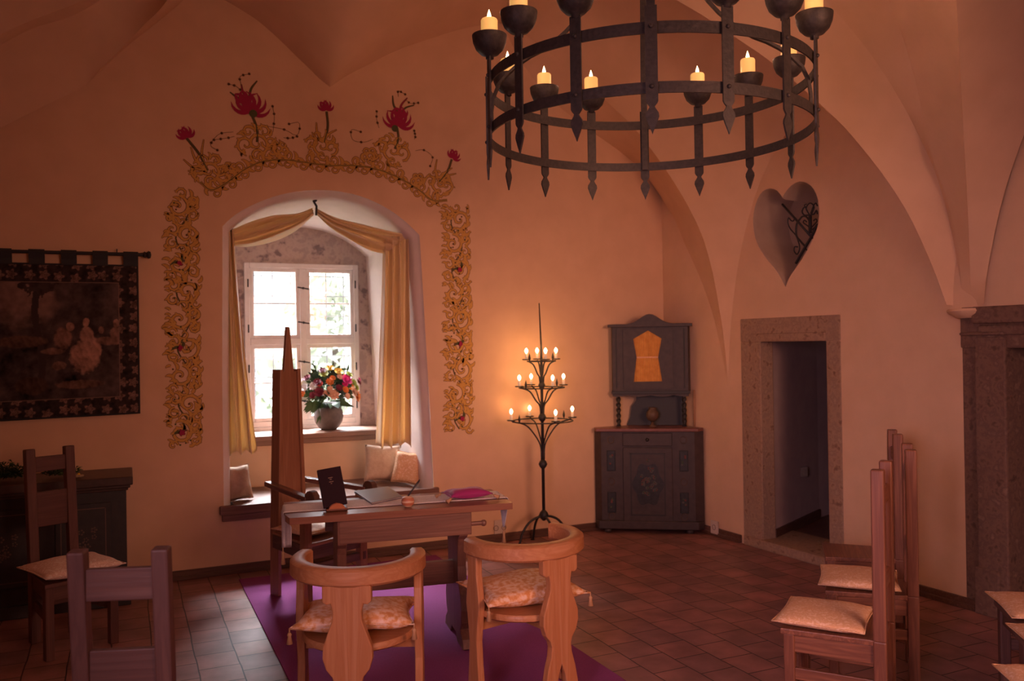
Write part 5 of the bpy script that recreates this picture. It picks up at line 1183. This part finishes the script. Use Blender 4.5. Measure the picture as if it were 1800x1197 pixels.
for xx in (0.03, LW-0.17):
    for z in (0.26, 0.62):
        mb = MB(); mb.box((xx+0.03, -0.004+0.012, z-0.09), (xx+0.105, 0.0125, z+0.09)); mb.box((xx+0.035, 0.004, z-0.085), (xx+0.10, 0.009, z+0.085)); q_ = mb.build('side_panel', cabpan, cab, bevel=0.003)
        mb = MB(); 
        for k in range(5): mb.ball((xx+0.067+rnd.uniform(-.015, .015), 0.004, z+rnd.uniform(-.05, .05)), 0.010, 6, mi=rnd.choice((0, 1, 2)), sz=(1, 0.2, 1))
        mb.build('floral_painting', fcol, q_)
    for z in (0.14, 0.44, 0.80):
        mb = MB(); mb.tube([(xx+0.067+0.026*math.cos(2*PI*i/16), 0.010, z+0.03*math.sin(2*PI*i/16)) for i in range(17)], 0.004, 6, caps=False); mb.build('painted_scroll', flat('dull_gold', (0.09, 0.055, 0.04), 0.6), cab, smooth=True)
# upper part
def lx_(px, py=620):   # local x on front plane
    nn = Vector((-ux.y, ux.x, 0)); p = atplane(px, py, P1+nn*0.10, nn); return (p-P1).dot(ux), p.z
ua, za = lx_(1077, 690); ub, zb_ = lx_(1211, 690); zt1 = lx_(1140, 572)[1]; za = (za+zb_)/2
uy = 0.10
mb = MB()
back_pts = [(ua, uy), (ub, uy), (ub+0.02, uy+0.10), (c_corner[0], c_corner[1]), (ua-0.01, uy+0.12)]
mb.prism(back_pts, MXY(za), zt1-za); mb.build('upper_carcass', cabw, cab, bevel=0.004)
poly = [(ua-0.035, zt1-0.012), (ub+0.035, zt1-0.012), (ub+0.035, zt1+0.012), (ub-0.02, zt1+0.014)]
um = (ua+ub)/2
for i in range(15):
    t = -1+2*i/14; poly.append((um-t*(ub-ua)*0.30*1.0, zt1+0.014+0.085*(math.cos(t*PI/2)**1.0 if abs(t) < 1 else 0)*(0.6+0.4*math.cos(t*PI))))
poly += [(ua+0.02, zt1+0.014), (ua-0.035, zt1+0.012)]
mb = MB(); mb.prism(poly, Matrix.Translation((0, uy-0.045, 0)), 0.10); mb.build('cornice', cabw, cab, bevel=0.004)
# door frame with shaped opening
def CP(px, py): return lx_(px, py)
op = [CP(*p) for p in ((1114, 671), (1164, 670), (1157, 628), (1163, 595), (1139, 581), (1113, 596), (1119, 628))]
dx0, dx1 = CP(1096, 640)[0], CP(1183, 640)[0]
outer = [(dx0, za+0.03), (dx1, za+0.03), (dx1, zt1-0.03), (dx0, zt1-0.03)]
loops = [[Vector((a, b, 0)) for a, b in outer], [Vector((a, b, 0)) for a, b in op]]
tri = tessellate_polygon(loops); fp_ = [p for l in loops for p in l]
mb = MB(); y = uy-0.018; nA = len(fp_)
mb.add([(p.x, y, p.y) for p in fp_]+[(p.x, uy-0.002, p.y) for p in fp_], [list(t) for t in tri]+[[i, (i+1) % 4, nA+(i+1) % 4, nA+i] for i in range(4)]+[[4+i, 4+(i+1) % 7, nA+4+(i+1) % 7, nA+4+i] for i in range(7)])
ud = mb.build('upper_door', cabw, cab)
mb = MB(); rows = []
xs0 = min(p[0] for p in op)-0.002; xs1 = max(p[0] for p in op)+0.002; zz0 = min(p[1] for p in op); zz1 = max(p[1] for p in op)
for j in range(15):
    t = j/14; rows.append([Vector((xs0+(xs1-xs0)*(i/80), uy-0.008+0.0035*math.sin(i*1.3), zz0+(zz1-zz0)*t)) for i in range(81)])
mb.grid(rows); mb.build('door_curtain', noisy('gold_curtain', [(0.62, 0.27, 0.06), (0.74, 0.36, 0.09)], nscale=6, rough=0.7, bump=0), ud, smooth=True, fix=False)
zc_ = CP(1138, 628)[1]; mb = MB(); mb.box((CP(1119, 628)[0], uy-0.0145, zc_-0.006), (CP(1157, 628)[0], uy-0.010, zc_+0.006)); mb.build('curtain_band', flat('pale_ribbon', (0.75, 0.42, 0.25), 0.6), ud)
mb = MB()
for q in ((ua+0.05, za+0.04), ): pass
for x in (ua+0.035, ub-0.035): mb.box((x-0.004, uy-0.006, za+0.04), (x+0.004, uy+0.002, zt1-0.03))
mb.box((ua-0.01, uy-0.015, za-0.012), (ub+0.01, uy+0.02, za+0.014)); mb.build('moulding', cabdk, cab, bevel=0.002)
# scalloped apron
poly = [(ua, za), (ub, za), (ub, za-0.03)]
for i in range(13): t = i/12; poly.append((ub-0.03-(ub-ua-0.06)*t, za-0.022-0.016*abs(math.cos(t*3*PI))))
poly.append((ua, za-0.03)); mb = MB(); mb.prism(poly, Matrix.Translation((0, uy+0.0, 0)), 0.015); mb.build('scalloped_apron', cabw, cab)
for px in (1087, 1203):
    xx = lx_(px, 720)[0]; z0 = HB; z1 = za-0.02; mb = MB(); rows = []; n = 44
    for j in range(n+1):
        z = z0+(z1-z0)*j/n; row = []
        for k in range(14):
            th = 2*PI*k/14; r_ = 0.017*(1+0.28*math.cos(2*(th-j*0.42))); row.append(Vector((xx+r_*math.cos(th), uy+0.035+r_*math.sin(th), z)))
        rows.append(row)
    mb.grid(rows, closeu=True); mb.build('twisted_column', cabdk, cab, smooth=True, fix=False)
# stepped back board
x0, x1 = lx_(1110, 720)[0], lx_(1212, 720)[0]
poly = [(lx_(1101, 748)[0], HB), (x1+0.02, HB), (x1-0.02, HB+0.09), (x1-0.03, za-0.0), (lx_(1119, 700)[0], za), (lx_(1118, 712)[0], za-0.08), (lx_(1110, 722)[0], za-0.13), (lx_(1107, 735)[0], HB+0.07)]
mb = MB(); mb.prism(poly, Matrix.Translation((0, uy+0.16, 0)), 0.02); mb.build('back_board', cabdk, cab)
vx, vz = lx_(1147, 740)
pv = (Matrix.Translation(P1) @ Matrix.Rotation(ang, 4, 'Z')) @ Vector((vx, uy+0.02, HB-0.001))
e = thing('goblet', 'small brownish goblet in the open shelf of the corner cabinet', 'goblet', pv)
gm = noisy('goblet_clay', [(0.08, 0.05, 0.035), (0.14, 0.08, 0.05)], nscale=30, rough=0.5)
mb = MB(); mb.lathe([(0.0, 0), (0.035, 0.0), (0.034, 0.006), (0.014, 0.018), (0.012, 0.045)], n=18); mb.build('foot', gm, e, smooth=True)
mb = MB(); mb.lathe([(0.012, 0.045), (0.040, 0.062), (0.056, 0.092), (0.052, 0.125), (0.034, 0.150), (0.030, 0.160), (0.036, 0.168), (0.0, 0.168)], n=20); mb.build('bowl', gm, e, smooth=True)

# ================================================================== HEART GRILLE
def HR(px, py): return atplane(px, py, WR0-WRn*0.07, WRn)
ge = thing('heart_grille', 'black wrought iron scroll grille inside the heart-shaped wall niche', 'grille', (0, 0, 0))
def hb(pts, r_, name='bar'):
    mb = MB(); mb.tube(resample([HR(*p) for p in pts], max(4, len(pts)*5)) if len(pts) > 2 else [HR(*p) for p in pts], r_, 7); mb.build(name, iron2, ge, smooth=True)
hb([(1375, 359), (1427, 417)], 0.009); hb([(1399, 463), (1414, 437), (1427, 415), (1436, 396)], 0.011)
hb([(1405, 386), (1400, 396), (1400, 414), (1407, 424), (1416, 434)], 0.008, 'scroll'); hb([(1396, 383), (1395, 388), (1391, 388), (1386, 383), (1385, 392), (1389, 402), (1396, 410), (1400, 415)], 0.005, 'scroll')
hb([(1400, 415), (1405, 430), (1405, 440), (1401, 447), (1396, 441), (1397, 434), (1402, 434)], 0.0055, 'scroll'); hb([(1403, 390), (1410, 381), (1417, 381), (1423, 390), (1424, 405)], 0.007, 'scroll')
hb([(1424, 378), (1424, 410)], 0.013); hb([(1424, 400), (1417, 395), (1412, 391), (1414, 387), (1418, 390)], 0.005, 'scroll'); hb([(1424, 402), (1430, 396), (1436, 389), (1434, 385), (1430, 388)], 0.005, 'scroll')
hb([(1424, 378), (1414, 378), (1410, 372), (1413, 365), (1418, 364)], 0.006, 'scroll'); hb([(1424, 378), (1431, 376), (1435, 370), (1437, 376)], 0.006, 'scroll')
hb([(1423, 378), (1417, 366), (1424, 357), (1431, 364), (1426, 378)], 0.005, 'scroll'); hb([(1425, 376), (1430, 362), (1434, 357), (1437, 362)], 0.005, 'scroll'); hb([(1420, 372), (1414, 361), (1418, 359)], 0.004, 'scroll')
hb([(1426, 405), (1432, 400), (1437, 394), (1437, 402)], 0.006, 'scroll'); hb([(1415, 434), (1418, 440)], 0.005, 'spike'); hb([(1427, 416), (1430, 421)], 0.005, 'spike')

# ================================================================== OUTLETS
def outlet(c, xdir, n, label, w=0.15, h=0.08, cols=2):
    e = thing('power_outlet', label, 'outlet', c, math.atan2(xdir.y, xdir.x), 'wall outlets')
    sg = -1 if (Matrix.Rotation(-math.atan2(xdir.y, xdir.x), 4, 'Z') @ n).y < 0 else 1
    mb = MB(); mb.box((-w/2, min(0, sg*0.012), -h/2), (w/2, max(0, sg*0.012), h/2)); mb.build('plate', plastic, e, bevel=0.003)
    for k in range(cols):
        x = (k-(cols-1)/2)*0.07; mb = MB(); pts = [(x+0.02*math.cos(2*PI*i/16), sg*0.013, 0.02*math.sin(2*PI*i/16)) for i in range(17)]; mb.tube(pts, 0.003, 6, caps=False)
        for d_ in (-0.008, 0.008): mb.ball((x+d_, sg*0.012, 0), 0.003, 6)
        mb.build('socket', flat('socket_recess', (0.28, 0.2, 0.16), 0.5), e)
p = atY(879, 936, YB-0.012); outlet(Vector((p.x, YB, 0.115)), Vector((1, 0, 0)), Vector((0, -1, 0)), 'double power outlet low on the back wall beside the candelabra', 0.10, 0.13)
s_, z_ = rsz(1261, 950); outlet(rw(s_, 0.022, 0.075), WRd, WRn, 'pale plug adapter at the baseboard between corner cabinet and stone doorway', 0.09, 0.11, 1)
# pipe beside the cabinet
s_, z_ = rsz(1222, 720); mb = MB(); mb.tube([rw(s_, 0.012, 0.9), rw(s_, 0.012, 1.22)], 0.010, 8); tag(mb.build('wall_pipe', flat('painted_pipe', (0.42, 0.22, 0.12), 0.7), smooth=True), 'thin tan pipe on the right wall beside the corner cabinet', 'pipe')

# ================================================================== CHANDELIER
RC = 0.75; cx_, cf_ = 0.652, 4.0
cc = rc(cx_, cf_); va = Vector((cx_, cf_)).normalized(); ax_f = (rt*0.137+fw*0.990).normalized(); ax_r = Vector((ax_f.y, -ax_f.x, 0))
ZU, ZL = 2.85, 2.62
ch = thing('chandelier', 'large black wrought iron ring chandelier with cup candle holders', 'chandelier', (cc.x, cc.y, ZL))
def CP3(k, r_, z):   # k in 0..16, 0 = front toward camera, going to the right
    a = 2*PI*k/16; v = -ax_f*math.cos(a) + ax_r*math.sin(a); return Vector((v.x*r_, v.y*r_, z-ZL))
for z, hh_ in ((ZU, 0.046), (ZL, 0.044)):
    mb = MB(); rows = []
    for i in range(96):
        k = i/6; rows.append([CP3(k, RC-0.007, z-hh_/2), CP3(k, RC+0.0, z-hh_/2), CP3(k, RC+0.0, z+hh_/2), CP3(k, RC-0.007, z+hh_/2)])
    rows.append(rows[0]); mb.grid(rows, closeu=True); mb.build('hoop', iron, ch, auto=40, weld=True)
labs = {1: 'second bowl left of the hanger, front side', }
names = {}
CL_ = []
for k in range(16):
    hang = k % 4 == 0
    top = 2.93; d = CP3(k, 1, ZL).normalized(); tang_ = Vector((-d.y, d.x, 0))
    mb = MB(); ctr = CP3(k, RC+0.006, ZL)
    def sp(x, z): return ctr + tang_*x + Vector((0, 0, z-ZL))
    W2 = 0.0235
    prof = [(W2, top), (W2, 2.565), (0.020, 2.557), (0.010, 2.545), (0.012, 2.538), (0.024, 2.520), (0.026, 2.505), (0.016, 2.478), (0.004, 2.450), (0, 2.438)]
    L_ = [sp(x, z) for x, z in prof]; R_ = [sp(-x, z) for x, z in prof]
    o1_ = [p+d*0.008 for p in L_]; o2_ = [p+d*0.008 for p in R_]
    mb.grid([L_, R_, o2_, o1_, L_]); mb.add([L_[0], R_[0], o2_[0], o1_[0]], [[0, 1, 2, 3]])
    mb.build('strap', iron, ch, bevel=0, auto=40, weld=True)
    mb = MB()
    for z in (ZU, ZL): mb.ball(ctr+d*0.010+Vector((0, 0, z-ZL)), 0.009, 8)
    mb.build('rivet', iron, ch, smooth=True)
    if not hang:
        b0 = CP3(k, RC+0.006, 2.925)
        mb = MB(); mb.lathe([(0.0, -0.004), (0.018, -0.002), (0.018, 0.010), (0.040, 0.018), (0.062, 0.040), (0.074, 0.070), (0.078, 0.098), (0.078, 0.103), (0.073, 0.103), (0.068, 0.075), (0.05, 0.045), (0.0, 0.04)], b0, n=28); mb.build('bowl', iron, ch, smooth=True)
        CL_.append((k, cc+CP3(k, RC+0.006, 2.925)+Vector((0, 0, ZL))))
    # hangers
    else:
        pts = [CP3(k, RC-0.012, 2.70), CP3(k, RC-0.014, 2.80), CP3(k, RC-0.05, 2.90), CP3(k, RC*0.78, 3.0), CP3(k, RC*0.58, 3.08), CP3(k, RC*0.36, 3.25), CP3(k, RC*0.16, 3.55), CP3(k, 0.03, 3.85)]
        if k in (0,): pts = [CP3(k, RC+0.0, 2.90), CP3(k, RC-0.01, 3.0), CP3(k, RC*0.9, 3.15), CP3(k, RC*0.65, 3.35), CP3(k, RC*0.35, 3.6), CP3(k, 0.03, 3.85)]
        if k == 8: pts = [CP3(k, RC-0.012, 2.6), CP3(k, RC-0.012, 2.95), CP3(k, RC*0.96, 3.15), CP3(k, RC*0.75, 3.4), CP3(k, RC*0.4, 3.65), CP3(k, 0.03, 3.85)]
        pts = resample(pts, 22)
        mb = MB(); mb.strip(pts, tuple(tang_), 0.014, 0.034 if k in (0, 8) else 0.024); mb.build('hanger', iron, ch, bevel=0.002)
mb = MB(); mb.tube([(0, 0, 3.80-ZL), (0, 0, 4.74-ZL)], 0.014, 10); mb.lathe([(0.02, 0), (0.06, 0.02), (0.06, 0.07), (0.02, 0.10)], (0, 0, 3.78-ZL), n=16); mb.build('suspension_rod', iron, ch, smooth=True)
where = {1: 'front, first to the right of the near hanger', 2: 'front right, second from the near hanger', 3: 'far right front bowl', 5: 'back right, outermost', 6: 'back right, second from the outermost', 7: 'back, first right of the rear hanger', 9: 'back, first left of the rear hanger', 10: 'back left, second from the rear hanger', 11: 'back left, outermost', 13: 'far left front bowl', 14: 'front left, second from the near hanger', 15: 'front, first to the left of the near hanger'}
for k, b0 in CL_:
    e = thing('pillar_candle', 'lit cream pillar candle on the chandelier, ' + where[k], 'candle', b0+Vector((0, 0, 0.041)), 0, 'chandelier candles')
    hh_ = 0.142 + 0.008*math.sin(k*2.3)
    mb = MB(); mb.lathe([(0.0, 0), (0.0375, 0.0), (0.0375, hh_-0.006), (0.034, hh_), (0.026, hh_-0.003), (0.0, hh_-0.006)], n=28); mb.build('wax', wax, e, auto=50)
    mb = MB(); mb.lathe([(0.0, hh_-0.004), (0.006, hh_+0.002), (0.0095, hh_+0.014), (0.006, hh_+0.028), (0.0, hh_+0.045)], n=12); mb.build('flame', flame_m, e, smooth=True)
    point('candle_light', b0+Vector((0, 0, 0.041+hh_+0.06)), 1.4, (1.0, 0.47, 0.31), 0.03)
